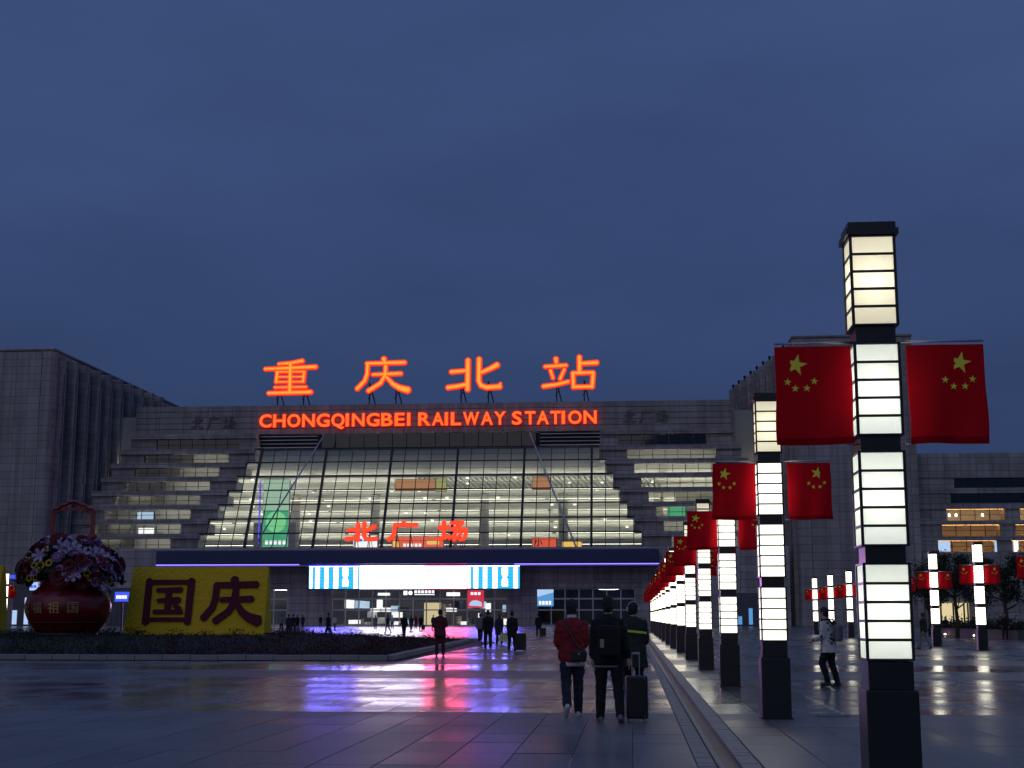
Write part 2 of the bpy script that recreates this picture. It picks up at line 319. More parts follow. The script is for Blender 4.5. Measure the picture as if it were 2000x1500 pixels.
    bp = n.new('ShaderNodeBump'); bp.inputs['Strength'].default_value = 0.35; bp.inputs['Distance'].default_value = 0.006
    l.new(nb.outputs['Fac'], bp.inputs['Height'])
    b2 = n.new('ShaderNodeBump'); b2.inputs['Strength'].default_value = 0.18; b2.inputs['Distance'].default_value = 0.002
    l.new(ng.outputs['Fac'], b2.inputs['Height']); l.new(bp.outputs[0], b2.inputs['Normal']); l.new(b2.outputs[0], b.inputs['Normal'])
paving()
mat('joint', (0.045, 0.042, 0.040), 0.6, 0, 0.3, 2, coord='Object')

# ---------------------------------------------------------------- mesh helpers
class MB:
    """collects shapes for one mesh"""
    def __init__(s): s.v, s.f, s.mi = [], [], []
    def add(s, vs, fs, mi=0):
        o = len(s.v); s.v += [tuple(v) for v in vs]; s.f += [tuple(i + o for i in f) for f in fs]; s.mi += [mi] * len(fs)
        return s
    def box(s, x0, x1, y0, y1, z0, z1, mi=0):
        return s.add([(x0, y0, z0), (x1, y0, z0), (x1, y1, z0), (x0, y1, z0), (x0, y0, z1), (x1, y0, z1), (x1, y1, z1), (x0, y1, z1)],
                     [(0, 3, 2, 1), (4, 5, 6, 7), (0, 1, 5, 4), (1, 2, 6, 5), (2, 3, 7, 6), (3, 0, 4, 7)], mi)
    def bar(s, a, b, w, h=None, mi=0, up=(0, 0, 1)):
        a, b = Vector(a), Vector(b); d = (b - a).normalized(); u = Vector(up)
        if abs(d.dot(u)) > 0.95: u = Vector((0, 1, 0))
        r = d.cross(u).normalized(); u = r.cross(d); h = h or w; r *= w / 2; u *= h / 2
        vs = [p + q for p in (a, b) for q in (-r - u, r - u, r + u, -r + u)]
        return s.add(vs, [(3, 2, 1, 0), (4, 5, 6, 7), (0, 1, 5, 4), (1, 2, 6, 5), (2, 3, 7, 6), (3, 0, 4, 7)], mi)
    def prism(s, poly, y0, y1, mi=0):          # polygon in x,z extruded along y
        k = len(poly); vs = [(p[0], y0, p[1]) for p in poly] + [(p[0], y1, p[1]) for p in poly]
        fs = [tuple(range(k)), tuple(range(2 * k - 1, k - 1, -1))] + [(i, k + i, k + (i + 1) % k, (i + 1) % k) for i in range(k)]
        return s.add(vs, fs, mi)
    def zprism(s, poly, z0, z1, mi=0):         # polygon in x,y extruded along z
        k = len(poly); vs = [(p[0], p[1], z0) for p in poly] + [(p[0], p[1], z1) for p in poly]
        fs = [tuple(range(k - 1, -1, -1)), tuple(range(k, 2 * k))] + [(i, (i + 1) % k, k + (i + 1) % k, k + i) for i in range(k)]
        return s.add(vs, fs, mi)
    def lathe(s, prof, c=(0, 0, 0), n=24, mi=0):
        vs, fs = [], []
        for r, z in prof:
            vs += [(c[0] + r * math.cos(2 * math.pi * i / n), c[1] + r * math.sin(2 * math.pi * i / n), c[2] + z) for i in range(n)]
        for j in range(len(prof) - 1):
            fs += [(j * n + i, j * n + (i + 1) % n, (j + 1) * n + (i + 1) % n, (j + 1) * n + i) for i in range(n)]
        fs += [tuple(range(n - 1, -1, -1)), tuple(range((len(prof) - 1) * n, len(prof) * n))]
        return s.add(vs, fs, mi)
    def tube(s, pts, rad, n=8, mi=0):          # pts polyline, rad float or list
        pts = [Vector(p) for p in pts]; rad = rad if isinstance(rad, (list, tuple)) else [rad] * len(pts)
        vs, fs = [], []
        prev = None
        for i, p in enumerate(pts):
            d = (pts[min(i + 1, len(pts) - 1)] - pts[max(i - 1, 0)]).normalized()
            u = Vector((0, 0, 1)) if abs(d.z) < 0.9 else Vector((1, 0, 0))
            a = d.cross(u).normalized() if prev is None else (prev - d * prev.dot(d)).normalized(); b = d.cross(a); prev = a
            vs += [p + a * rad[i] * math.cos(2 * math.pi * k / n) + b * rad[i] * math.sin(2 * math.pi * k / n) for k in range(n)]
        for j in range(len(pts) - 1):
            fs += [(j * n + i, j * n + (i + 1) % n, (j + 1) * n + (i + 1) % n, (j + 1) * n + i) for i in range(n)]
        fs += [tuple(range(n - 1, -1, -1)), tuple(range((len(pts) - 1) * n, len(pts) * n))]
        return s.add(vs, fs, mi)
    def ball(s, c, rx, ry, rz, n=10, m=6, mi=0):
        prof = [(math.sin(math.pi * j / m), -math.cos(math.pi * j / m)) for j in range(m + 1)]
        vs, fs = [], []
        for r, z in prof:
            r = max(r, 0.02)
            vs += [(c[0] + rx * r * math.cos(2 * math.pi * i / n), c[1] + ry * r * math.sin(2 * math.pi * i / n), c[2] + rz * z) for i in range(n)]
        for j in range(m):
            fs += [(j * n + i, j * n + (i + 1) % n, (j + 1) * n + (i + 1) % n, (j + 1) * n + i) for i in range(n)]
        fs += [tuple(range(n - 1, -1, -1)), tuple(range(m * n, (m + 1) * n))]
        return s.add(vs, fs, mi)
    def mesh(s, name, mats, smooth=False, bevel=0.0):
        me = bpy.data.meshes.new(name); me.from_pydata(s.v, [], s.f)
        if not isinstance(mats, (list, tuple)): mats = [mats]
        for mm in mats: me.materials.append(M[mm])
        if bevel:
            bm = bmesh.new(); bm.from_mesh(me)
            bmesh.ops.bevel(bm, geom=bm.edges[:], offset=bevel, segments=2, affect='EDGES', profile=0.5); bm.to_mesh(me); bm.free()
        else:
            me.polygons.foreach_set('material_index', s.mi)
        if smooth: me.polygons.foreach_set('use_smooth', [True] * len(me.polygons))
        me.update()
        return me
    def build(s, name, mats, parent=None, loc=(0, 0, 0), smooth=False, bevel=0.0):
        return obj(name, s.mesh(name, mats, smooth, bevel), parent, loc)
def obj(name, me, parent=None, loc=(0, 0, 0), rot=None):
    o = bpy.data.objects.new(name, me); COL.objects.link(o); o.location = loc
    if rot: o.rotation_euler = rot
    if parent: o.parent = parent
    return o
def tag(o, label, cat, group=None):
    o['label'] = label; o['category'] = cat
    if group: o['group'] = group
    return o
def thing(name, label, cat, loc=(0, 0, 0), rz=0.0, group=None):
    o = bpy.data.objects.new(name, None); COL.objects.link(o); o.location = loc; o.rotation_euler = (0, 0, rz); o.empty_display_size = 0.2
    return tag(o, label, cat, group)
def struct(o):
    o['kind'] = 'structure'
    return o
def copy_tree(o, parent=None):
    c = o.copy(); COL.objects.link(c); c.parent = parent
    for ch in o.children:
        copy_tree(ch, c)
    return c
ORD = ['first', 'second', 'third', 'fourth', 'fifth', 'sixth', 'seventh', 'eighth', 'ninth', 'tenth', 'eleventh', 'twelfth', 'thirteenth', 'fourteenth', 'fifteenth', 'sixteenth']
# ================================================================ GROUND
TW, TL = 0.66, 1.32
CH0, CH1 = 0.66, 1.32                        # the drainage strip runs along the lantern row between these X
gm = MB()
gm.add([(-900, -300, -0.022), (CH0, -300, -0.022), (CH0, 2500, -0.022), (-900, 2500, -0.022)], [(0, 1, 2, 3)])
gm.add([(CH1, -300, -0.022), (900, -300, -0.022), (900, 2500, -0.022), (CH1, 2500, -0.022)], [(0, 1, 2, 3)])
gm.add([(CH0, -300, -0.13), (CH1, -300, -0.13), (CH1, 2500, -0.13), (CH0, 2500, -0.13)], [(0, 1, 2, 3)])
ground = struct(gm.build('ground', 'joint'))

def slab_mesh(w, l, t=0.022, c=0.004):
    b = MB(); x, y = w / 2, l / 2
    vs = [(-x, -y, -t), (x, -y, -t), (x, y, -t), (-x, y, -t), (-x, -y, -c), (x, -y, -c), (x, y, -c), (-x, y, -c),
          (-x + c, -y + c, 0), (x - c, -y + c, 0), (x - c, y - c, 0), (-x + c, y - c, 0)]
    fs = [(0, 1, 5, 4), (1, 2, 6, 5), (2, 3, 7, 6), (3, 0, 4, 7), (4, 5, 9, 8), (5, 6, 10, 9), (6, 7, 11, 10), (7, 4, 8, 11), (8, 9, 10, 11)]
    return b.add(vs, fs)
tile_me = slab_mesh(TW - 0.009, TL - 0.009).mesh('paving_slab', 'paving')
rnd = random.Random(3)
count = 0
far = MB()
near_end = 0
for j in range(9, 64):
    y = (j + 0.5) * TL
    x_lo, x_hi = -0.475 * (y + 1) - 0.4, 0.29 * (y + 1) + 0.4
    for i in range(int(math.floor(x_lo / TW)), int(math.ceil(x_hi / TW))):
        x = (i + 0.5) * TW
        if CH0 <= x <= CH1: continue
        if -60 < x < -8.2 and y > 48: continue
        if count < 300:
            o = obj('paving_slab', tile_me, ground, (x, y, rnd.uniform(-0.002, 0.002)), (rnd.gauss(0, 0.0009), rnd.gauss(0, 0.0012), 0)); count += 1
        else:
            far.add([(x - TW / 2 + .005, y - TL / 2 + .005, rnd.uniform(-.0015, .0015)), (x + TW / 2 - .005, y - TL / 2 + .005, rnd.uniform(-.0015, .0015)),
                     (x + TW / 2 - .005, y + TL / 2 - .005, rnd.uniform(-.0015, .0015)), (x - TW / 2 + .005, y + TL / 2 - .005, rnd.uniform(-.0015, .0015))], [(0, 1, 2, 3)])
fo = far.build('paving_slabs', 'paving', ground); fo['kind'] = 'stuff'
# the rest of the square, too far or out of view for single slabs
y_far = 64 * TL
rest = MB()
def sheet(x0, x1, y0, y1, z=0.0): rest.add([(x0, y0, z), (x1, y0, z), (x1, y1, z), (x0, y1, z)], [(0, 1, 2, 3)])
sheet(-300, CH0, y_far, 700); sheet(CH1, 300, y_far, 700)
sheet(-300, CH0, -60, 9 * TL); sheet(CH1, 300, -60, 9 * TL)
pav = struct(rest.build('plaza_paving', 'paving', None, (0, 0, -0.001)))
# side fields beside the wedge of single slabs (stepped so that nothing overlaps)
side = MB()
for j in range(9, 64):
    y = (j + 0.5) * TL
    x_lo = math.floor((-0.475 * (y + 1) - 0.4) / TW) * TW; x_hi = math.ceil((0.29 * (y + 1) + 0.4) / TW) * TW
    side.add([(-300, j * TL, 0), (x_lo, j * TL, 0), (x_lo, (j + 1) * TL, 0), (-300, (j + 1) * TL, 0)], [(0, 1, 2, 3)])
    side.add([(x_hi, j * TL, 0), (300, j * TL, 0), (300, (j + 1) * TL, 0), (x_hi, (j + 1) * TL, 0)], [(0, 1, 2, 3)])
so = side.build('paving_field', 'paving', pav)

# drainage strip: small stones either side of a half-round gutter
drain = struct(MB().box(CH0, CH1, 400, 401, -0.12, -0.001).build('drainage_strip', 'channel_stone'))
stone_me = [slab_mesh(0.19, 0.29, 0.1, 0.006).mesh('gutter_stone', 'channel_stone'), slab_mesh(0.21, 0.29, 0.1, 0.006).mesh('gutter_stone', 'channel_stone')]
cnt = 0
fst = MB()
for k in range(0, 400):
    y = 10 + k * 0.30
    for s, xc in ((0, 0.665 + 0.095), (1, 1.315 - 0.105)):
        if cnt < 260:
            obj('gutter_stone', stone_me[s], drain, (xc, y, rnd.uniform(-0.004, 0.003)), (rnd.gauss(0, .004), rnd.gauss(0, .006), 0)); cnt += 1
        else:
            w = 0.095 if s == 0 else 0.105; z = rnd.uniform(-.003, .003)
            fst.add([(xc - w, y - .145, z), (xc + w, y - .145, z), (xc + w, y + .145, z), (xc - w, y + .145, z)], [(0, 1, 2, 3)])
fso = fst.build('gutter_stones', 'channel_stone', drain); fso['kind'] = 'stuff'
# gutter: lit left flank painted pale, shaded right one darker red-brown, in 2 m lengths
def gutter_piece(L):
    b = MB(); cx, r = 0.985, 0.115
    a = [math.pi + math.pi * t / 10 for t in range(11)]
    pr = [(cx + r * math.cos(t), 0.28 * r * math.sin(t)) for t in a]
    vs = [(x, 0, z) for x, z in pr] + [(x, L, z) for x, z in pr]
    for i in range(10): b.add([vs[i], vs[i + 1], vs[11 + i + 1], vs[11 + i]], [(0, 1, 2, 3)], 0 if i < 4 else 1)
    return b
gp = gutter_piece(1.985).mesh('gutter_piece', ['channel_stone', 'channel_red_shaded'], True)
for k in range(0, 60): obj('gutter_piece', gp, drain, (0, 9 + 2 * k, -0.004 + rnd.uniform(-.003, .003)))
gl = gutter_piece(280).build('gutter_run', ['channel_stone', 'channel_red_shaded'], drain, (0, 129, -0.006))

# ================================================================ STATION
AX = -36.5                                   # axis of the station
GY = 231.0                                   # ground-floor wall
def gy(z): return 236.0 + (z - 13.1) * 0.5376    # the sloping glass front
ZL = [31.7 - 2.64 * k for k in range(7)] + [13.1]
st = thing('station_building', 'large stone railway station with sloping lit glass front and stepped window bands', 'building', (AX, GY, 0))
def sb(name, m, build, smooth=False, parent=None, bevel=0.0):
    b = MB(); build(b); return b.build(name, m, parent or st, (0, 0, 0), smooth, bevel)
def LY(y): return y - GY

# parapet: five stone courses, each a little proud of the recessed joint
pz0, pz1, py = 34.75, 40.2, 249.0
parapet = sb('parapet', 'stone_band', lambda b: b.box(-55.0, 55.0, LY(py + 0.25), LY(py + 3), pz0, pz1 - 0.05))
nc = 5
for i in range(nc):
    h = (pz1 - pz0) / nc
    e = 55.1
    for s in range(24):                      # each course of separate blocks
        x0 = -e + s * 2 * e / 24; x1 = x0 + 2 * e / 24 - 0.06
        o = sb('stone_block', 'panel_stone', lambda b: b.box(x0, x1, LY(py), LY(py + 0.6), pz0 + i * h + 0.10, pz0 + (i + 1) * h), parent=parapet)
sb('roof', 'hall_dark', lambda b: b.box(-54.8, 54.8, LY(py + 3), LY(300), 38.6, 39.2))
# louvre recess under the parapet
lz0, lz1 = 31.8, 34.75
rec = sb('louvre_recess', 'void_dark', lambda b: b.box(-32, 32, LY(249.6), LY(250.2), lz0, lz1))
for sgn in (-1, 1):
    for i in range(4):
        z = lz0 + 0.45 + i * 0.68
        xa, xb = sorted((sgn * 20.5, sgn * 31.6))
        sb('louvre', 'rod_metal', lambda b: b.box(xa, xb, LY(248.9), LY(249.3), z, z + 0.12), parent=rec)
for i in range(15):
    x0 = -19.8 + i * 2.64
    sb('dark_pane', 'glass_dark', lambda b: b.box(x0 + .06, x0 + 2.58, LY(249.0), LY(249.05), lz0 + .1, lz1 - .05), parent=rec)

# stepped bands either side of the glass
for sgn in (-1, 1):
    for k in range(-1, 7):
        zt = ZL[0] + 2.64 * (-k) if k < 0 else ZL[k]
        zb = zt - 2.64 if k < 6 else ZL[7] - 0.2
        zt_ = zt if k >= 0 else 34.7
        wz1, wz0 = zt_ - 0.85, zb + 0.06
        Y = gy((zt_ + zb) / 2) + 0.4
        xin = (31.4 if k < 0 else 31.3 + 1.2 * k) ; wo = 50.8 + 1.22 * (k + 1); wi = 35.0 + 1.22 * (k + 1); xo = 55.2 + 1.15 * (k + 1)
        if k < 0: wi, wo = 34.8, 50.4
        def sp(a, b_): return (min(sgn * a, sgn * b_), max(sgn * a, sgn * b_))
        # ledge over the band, piers at both ends
        a, b_ = sp(xin, xo)
        ledge = sb('facade_ledge', 'stone_band', lambda b: b.box(a, b_, LY(Y - 0.55), LY(Y + 1.1), wz1, zt_))
        a, b_ = sp(wo, xo); sb('facade_pier', 'stone_band', lambda b: b.box(a, b_, LY(Y), LY(Y + 4), zb, wz1))
        a, b_ = sp(xin, wi); sb('facade_pier', 'stone_band', lambda b: b.box(a, b_, LY(Y), LY(Y + 4), zb, wz1))
        if k >= 0:                            # gallery room behind the band, lit from behind the ledge
            rg_ = random.Random(k * 7 + sgn)
            if sgn < 0:
                a, b_ = sp(wi - .5, wo + .5); sb('gallery_wall', 'hall_white' if k != 3 else 'hall_grey', lambda b: b.box(a, b_, LY(Y + 4.6), LY(Y + 4.8), zb - .3, zt_ + .2))
            elif k < 1 or k > 4:
                a, b_ = sp(wi - .5, wo + .5); sb('gallery_wall', 'hall_white', lambda b: b.box(a, b_, LY(Y + 4.6), LY(Y + 4.8), zb - .3, zt_ + .2))
            if sgn < 0 and k != 4:
                a, b_ = sp(wi + (wo - wi) * (.46 + .05 * (k % 3)), wo + .3); sb('gallery_dim_sheet', 'gallery_dim', lambda b: b.box(a, b_, LY(Y + 2.2), LY(Y + 2.4), zb - .1, wz1 + .5))  # added dark sheet that dims the outer part of the room
            spans = [(.0, .45)] if sgn < 0 else [(.0, .7)]
            if k >= 3: spans.append((.6, .85))
            if k == 0: spans = []
            for f0, f1 in spans:
                a, b_ = sp(wi + (wo - wi) * f0, wi + (wo - wi) * f1)
                sb('gallery_light', 'gallery', lambda b: b.box(a, b_, LY(Y + 1.5), LY(Y + 1.8), wz1 + .10, wz1 + .16))
        # window strip
        npn = 7; wdt = (wo - wi) / npn
        win = sb('window', 'dark_frame', lambda b: [b.box(*sp(wi + q * wdt - .05, wi + q * wdt + .05), LY(Y + .35), LY(Y + .5), zb, wz1) for q in range(npn + 1)]
                 + [b.box(*sp(wi, wo), LY(Y + .35), LY(Y + .5), (zb + wz1) / 2 - .04, (zb + wz1) / 2 + .04)])
        gmname = 'glass_dark' if k < 0 else 'glass'
        for q in range(npn):
            a, b_ = sp(wi + q * wdt + .06, wi + (q + 1) * wdt - .06)
            sb('pane', gmname, lambda b: b.box(a, b_, LY(Y + .40), LY(Y + .43), zb + .02, wz1 - .02), parent=win)

# glass front: sub-frame, mullions, single panes
gf = sb('glass_front', 'dark_frame', lambda b: [b.bar((-31.6 - 1.2 * min(k, 6) , LY(gy(ZL[k])), ZL[k]), (31.6 + 1.2 * min(k, 6), LY(gy(ZL[k])), ZL[k]), 0.24, 0.24) for k in range(8)])
gdir = Vector((0, gy(1) - gy(0), 1)).normalized()
GRID = [-30 + 2.4 * j for j in range(-4, 30)]
for j, xm in enumerate(GRID):
    k0 = 0
    while k0 < 6 and abs(xm) > 31.4 + 1.2 * k0: k0 += 1
    if abs(xm) > 38.6: continue
    major = (j - 4) % 5 == 0 and abs(xm) < 30.5
    w = 0.40 if major else 0.13
    a = Vector((xm, LY(gy(ZL[k0])) - (0.25 if major else 0.0), ZL[k0])); e = Vector((xm, LY(gy(13.1)) - (0.25 if major else 0.0), 13.1))
    sb('mullion', 'dark_frame', lambda b: b.bar(e, a, w, w * 1.2, up=(0, 1, 0)), parent=gf)
for k in range(7):
    half = 31.3 + 1.2 * k
    z1, z0 = ZL[k] - .12, ZL[k + 1] + .12
    xs = [-half] + [q for q in GRID if abs(q) < half - 0.3] + [half]
    for a, b_ in zip(xs[:-1], xs[1:]):
        q = [(a + .07, LY(gy(z0)), z0), (b_ - .07, LY(gy(z0)), z0), (b_ - .07, LY(gy(z1)), z1), (a + .07, LY(gy(z1)), z1)]
        mb = MB(); t = 0.03
        mb.add(q + [(p[0], p[1] + t, p[2]) for p in q], [(0, 1, 2, 3), (7, 6, 5, 4), (0, 4, 5, 1), (1, 5, 6, 2), (2, 6, 7, 3), (3, 7, 4, 0)])
        mb.build('pane', 'glass', gf)
for k in range(7):                            # thin intermediate transom half way up a row, right part
    zc = (ZL[k] + ZL[k + 1]) / 2
    for q in (0.0,):
        z = zc + q * 1.3
        sb('glazing_bar', 'dark_frame', lambda b: b.bar((-30.5 - 1.2 * k, LY(gy(z)) - .02, z), (30.5 + 1.2 * k, LY(gy(z)) - .02, z), 0.05, 0.05), parent=gf)
# sloping stay poles in front of the glass
for a, e in ((P(633, 850, 244), P(495, 1070, 233)), (P(1035, 847, 244), P(1125, 1068, 233))):
    sb('stay_pole', 'rod_metal', lambda b: b.tube([(a.x - AX, LY(a.y), a.z), (e.x - AX, LY(e.y), e.z)], 0.14, 8))

# hall behind the glass: sloping ceiling with hung light rows, back wall, side walls, floor
hz0 = 12.4
ceil = sb('hall_ceiling', 'hall_white', lambda b: b.add([(-66, LY(250.5), 27.0), (66, LY(250.5), 27.0), (66, LY(298), 17.0), (-66, LY(298), 17.0)], [(0, 3, 2, 1)]))
sb('ceiling_edge', 'hall_grey', lambda b: b.box(-66, 66, LY(250.5), LY(251.0), 27.0, 38.5))
sb('hall_back_wall', 'hall_grey', lambda b: b.box(-66, 66, LY(298), LY(298.5), hz0, 17.2))
sb('hall_floor', 'floor_in', lambda b: b.box(-66, 66, LY(237.5), LY(298), hz0 - .3, hz0))
for sgn in (-1, 1): sb('hall_side_wall', 'hall_white', lambda b: b.box(*sorted((sgn * 66, sgn * 66.4)), LY(244), LY(298), hz0, 38))
def cz(y): return 27.0 - (y - 250.5) * 10.0 / 47.5
for i, y in enumerate((252.0, 258.2, 265.4, 273.2, 281.6, 290.4)):   # light coves: troughs that throw light on to the ceiling
    zt_ = cz(y + .6) - 2.0
    beam = sb('light_cove', 'hall_white', lambda b: b.box(-65.5, 65.5, LY(y), LY(y + 1.2), zt_ - .12, zt_))
    for s in range(6):
        x0 = -64 + s * 21.4
        sb('light_strip', 'strip', lambda b: b.box(x0, x0 + 20.6, LY(y + .35), LY(y + .95), zt_ + .01, zt_ + .06), parent=beam)
dl = MB().lathe([(0.30, 0), (0.30, 0.12)], n=10).mesh('downlight', 'downlight', True)
rd = random.Random(5)
for y in (251.2, 254.6, 259.0, 263.6, 268.5, 273.6, 279, 284.5, 290):
    for s in range(26):
        if rd.random() < 0.70: continue
        x = -62 + s * 4.9 + rd.uniform(-.8, .8)
        obj('downlight', dl, ceil, (x, LY(y), cz(y) - 0.3))
# ledge with cove light under the upper fascia, both added to brighten it
lg = sb('fill_ledge', 'hall_white', lambda b: b.box(-65.5, 65.5, LY(249.3), LY(250.48), 26.75, 27.0))
for s in range(6):
    x0 = -64 + s * 21.4
    sb('light_strip', 'fascia_fill', lambda b: b.box(x0, x0 + 20.6, LY(249.75), LY(250.05), 27.01, 27.05), parent=lg)
# concourse piers and glass balustrade inside, seen dimly through the front
for x in (-46, -27.5, -12, 9, 24, 42):
    sb('hall_column', 'hall_white', lambda b: b.lathe([(0.9, hz0), (0.9, cz(262) - .05)], (x, LY(262), 0), 16), True)
for (x0, x1, y, z0, z1, mm) in ((-34, -26, 252, 13, 19, 'hall_grey'), (45, 64, 252, 13, 24, 'hall_white')):
    sb('shop_partition', mm, lambda b: b.box(x0, x1, LY(y + 4), LY(y + 4.3), z0, z1))
# ceiling slats on the right half of the first bay
for s in range(46):
    x = -2 + s * 0.95
    sb('ceiling_slat', 'hall_grey', lambda b: b.bar((x, LY(251.2), cz(251.2) - .25), (x + 1.6, LY(258.0), cz(258) - .25), 0.16, 0.3), parent=ceil)

# lit advertising boxes standing in the hall
def lightbox(name, label, px0, py0, px1, py1, D, m, back=0.5, group=None):
    a, e = P(px0, py1, D), P(px1, py0, D)
    t = thing(name, label, 'light box', (a.x, D, a.z), 0, group)
    w, h = e.x - a.x, e.z - a.z
    MB().box(-.08, w + .08, 0.02, back, -.08, h + .08).build('case', 'hall_dark', t)
    MB().box(0, w, -0.06, 0.018, 0, h).build('face', m, t)
    return t, w, h
t, w, h = lightbox('advertising_box', 'tall green light box advert with pale disc at left of the glass front', 512, 925, 566, 1068, 252.0, 'green_pale')
MB().box(0.05, w - .05, -.12, -.065, 0.05, h * 0.50).build('lower_panel', 'green_ad', t)
MB().prism([(w * .52 + w * .40 * math.cos(a * math.pi / 16), h * .34 + w * .40 * math.sin(a * math.pi / 16)) for a in range(32)], -.16, -.125).build('disc', 'green_disc', t)
for i in range(5): MB().box(w * (.12 + .17 * i), w * (.12 + .17 * i) + w * .11, -.17, -.125, h * .03, h * .085).build('lettering', 'white_box', t)
t, w, h = lightbox('neon_strip', 'thin vertical blue neon strip left of the green advert', 504, 940, 509, 1068, 250.0, 'blue_neon', 0.2)
t, w, h = lightbox('shop_sign', 'white and blue shop sign low behind the glass, under the character for north', 690, 1046, 737, 1069, 246.0, 'white_box')
for i in range(5): MB().box(w * (.1 + .17 * i), w * (.1 + .17 * i) + w * .10, -.12, -.065, h * .50, h * .72).build('lettering', 'blue_box', t)
t, w, h = lightbox('shop_sign', 'long orange-red shop sign with yellow corner behind the glass', 766, 1048, 866, 1069, 246.0, 'orange_box')
MB().box(w * .68, w * .92, -.12, -.065, h * .25, h * .6).build('yellow_panel', 'yellow_box', t)
MB().prism([(w * .02, h * .05), (w * .14, h * .05), (w * .12, h * .5), (w * .02, h * .65)], -.12, -.065).build('yellow_patch', 'yellow_box', t)
for i in range(5): MB().box(w * (.22 + .075 * i), w * (.22 + .075 * i) + w * .05, -.12, -.065, h * .06, h * .34).build('lettering', 'white_box', t)
for nm_, lb_, x0_, y0_, x1_, y1_, m_ in (('hall_banner', 'orange lit banner high inside the hall, left of centre', 772, 936, 850, 958, 'banner_orange'), ('hall_banner', 'pink lit strip high inside the hall, right of centre', 920, 922, 962, 928, 'banner_pink'),
        ('hall_banner', 'yellow-green lit strip high inside the hall beside the orange banner', 852, 934, 872, 960, 'banner_green'), ('hall_banner', 'orange lit strip high inside the hall behind the right stay pole', 1040, 932, 1074, 956, 'banner_orange')):
    lightbox(nm_, lb_, x0_, y0_, x1_, y1_, 251.0, m_, 0.2)
t_sign_small, w_small, h_small = lightbox('shop_sign', 'square orange shop sign behind the glass right of centre', 1040, 1051, 1086, 1069, 246.0, 'orange_box')
t, w, h = lightbox('shop_sign', 'small yellow lit menu panel right of the square orange sign', 1098, 1058, 1136, 1069, 246.0, 'yellow_box')
t, w, h = lightbox('advertising_box', 'green light box advert seen through the stepped windows right of the glass', 1306, 985, 1338, 1068, 252.0, 'green_ad')
MB().prism([(w * .6 + w * .35 * math.cos(a * math.pi / 12), h * .55 + w * .35 * math.sin(a * math.pi / 12)) for a in range(24)], -.12, -.065).build('disc', 'green_disc', t)
for i, (x0, y0, x1, y1, mm, lb) in enumerate(((270, 1031, 301, 1048, 'white_box', 'white lit sign with pink edge in the stepped windows left of the glass'),
        (268, 1000, 300, 1019, 'pale_blue_box', 'pale lilac lit panel in stepped windows left of glass, upper'),
        (268, 971, 304, 975, 'white_box', 'thin white light bar in stepped windows left of the glass'),
        (215, 1062, 256, 1078, 'sky_box', 'dim blue lit panel low in stepped windows at left'))):
    lightbox('lit_panel', lb, x0, y0, x1, y1, (241.6, 243.0, 244.4, 240.4)[i], mm)

# canopy over the entrance
can = sb('canopy', 'blue_fascia', lambda b: b.box(-42.0, 41.2, LY(225.5), LY(237.4), 10.05, 12.35), bevel=0.12)
sb('canopy_soffit', 'hall_grey', lambda b: b.box(-41.8, 41.0, LY(225.9), LY(231.0), 9.75, 10.03))
for a, b_ in ((-42.0, -17.8), (17.8, 41.2)): sb('edge_light', 'violet_line', lambda b: b.box(a, b_, LY(225.62), LY(225.74), 9.95, 10.04))
sb('terrace_rail', 'rod_metal', lambda b: b.tube([(-42, LY(225.9), 12.5), (41.2, LY(225.9), 12.5)], 0.09, 6))
# ground floor: stone piers, lintels and portals
def gx(px, z=5): return P(px, 1180, GY).x - AX
c0, c1 = gx(647), gx(992)                    # middle portal
r0, r1 = gx(1049), gx(1240)                  # right portal
l0, l1 = -r1 - (c0 + c1) * 0, -r0
def wallseg(a, b_, z0, z1, y=GY, m='stone_low'):
    return sb('ground_wall', m, lambda b: b.box(a, b_, LY(y), LY(y + 1.2), z0, z1))
pz_m, pz_s = 5.9, 6.0
wallseg(-63.3, l0 - 1.2, 0, 13.0); wallseg(l1 + 1.2, c0, 0, 10.0); wallseg(c1, r0 - 1.2, 0, 10.0); wallseg(r1 + 1.2, 62.5, 0, 13.0)
wallseg(l0 - 1.2, l1 + 1.2, 7.1, 10.0); wallseg(c0, c1, pz_m, 10.0); wallseg(r0 - 1.2, r1 + 1.2, 7.1, 10.0)
wallseg(-42.5, 42, 10.05, 13.0, GY + 0.1)
for a, b_ in ((l0, l1), (r0, r1)):           # stepped reveal round the side portals
    sb('portal_surround', 'stone_low', lambda b: [b.box(a - 1.18, a, LY(GY + .35), LY(GY + 1.3), 0, 7.08), b.box(b_, b_ + 1.18, LY(GY + .35), LY(GY + 1.3), 0, 7.08), b.box(a, b_, LY(GY + .35), LY(GY + 1.3), 6.0, 7.08)])
# grooved courses above the portals
for i in range(4):
    for a, b_ in ((17.8, 41.0), (-41.0, -17.8)):
        sb('stone_course', 'stone_low', lambda b: b.box(a, b_, LY(GY - .12 - .12 * (i % 2)), LY(GY - .003), 7.25 + i * .62, 7.25 + i * .62 + .5))
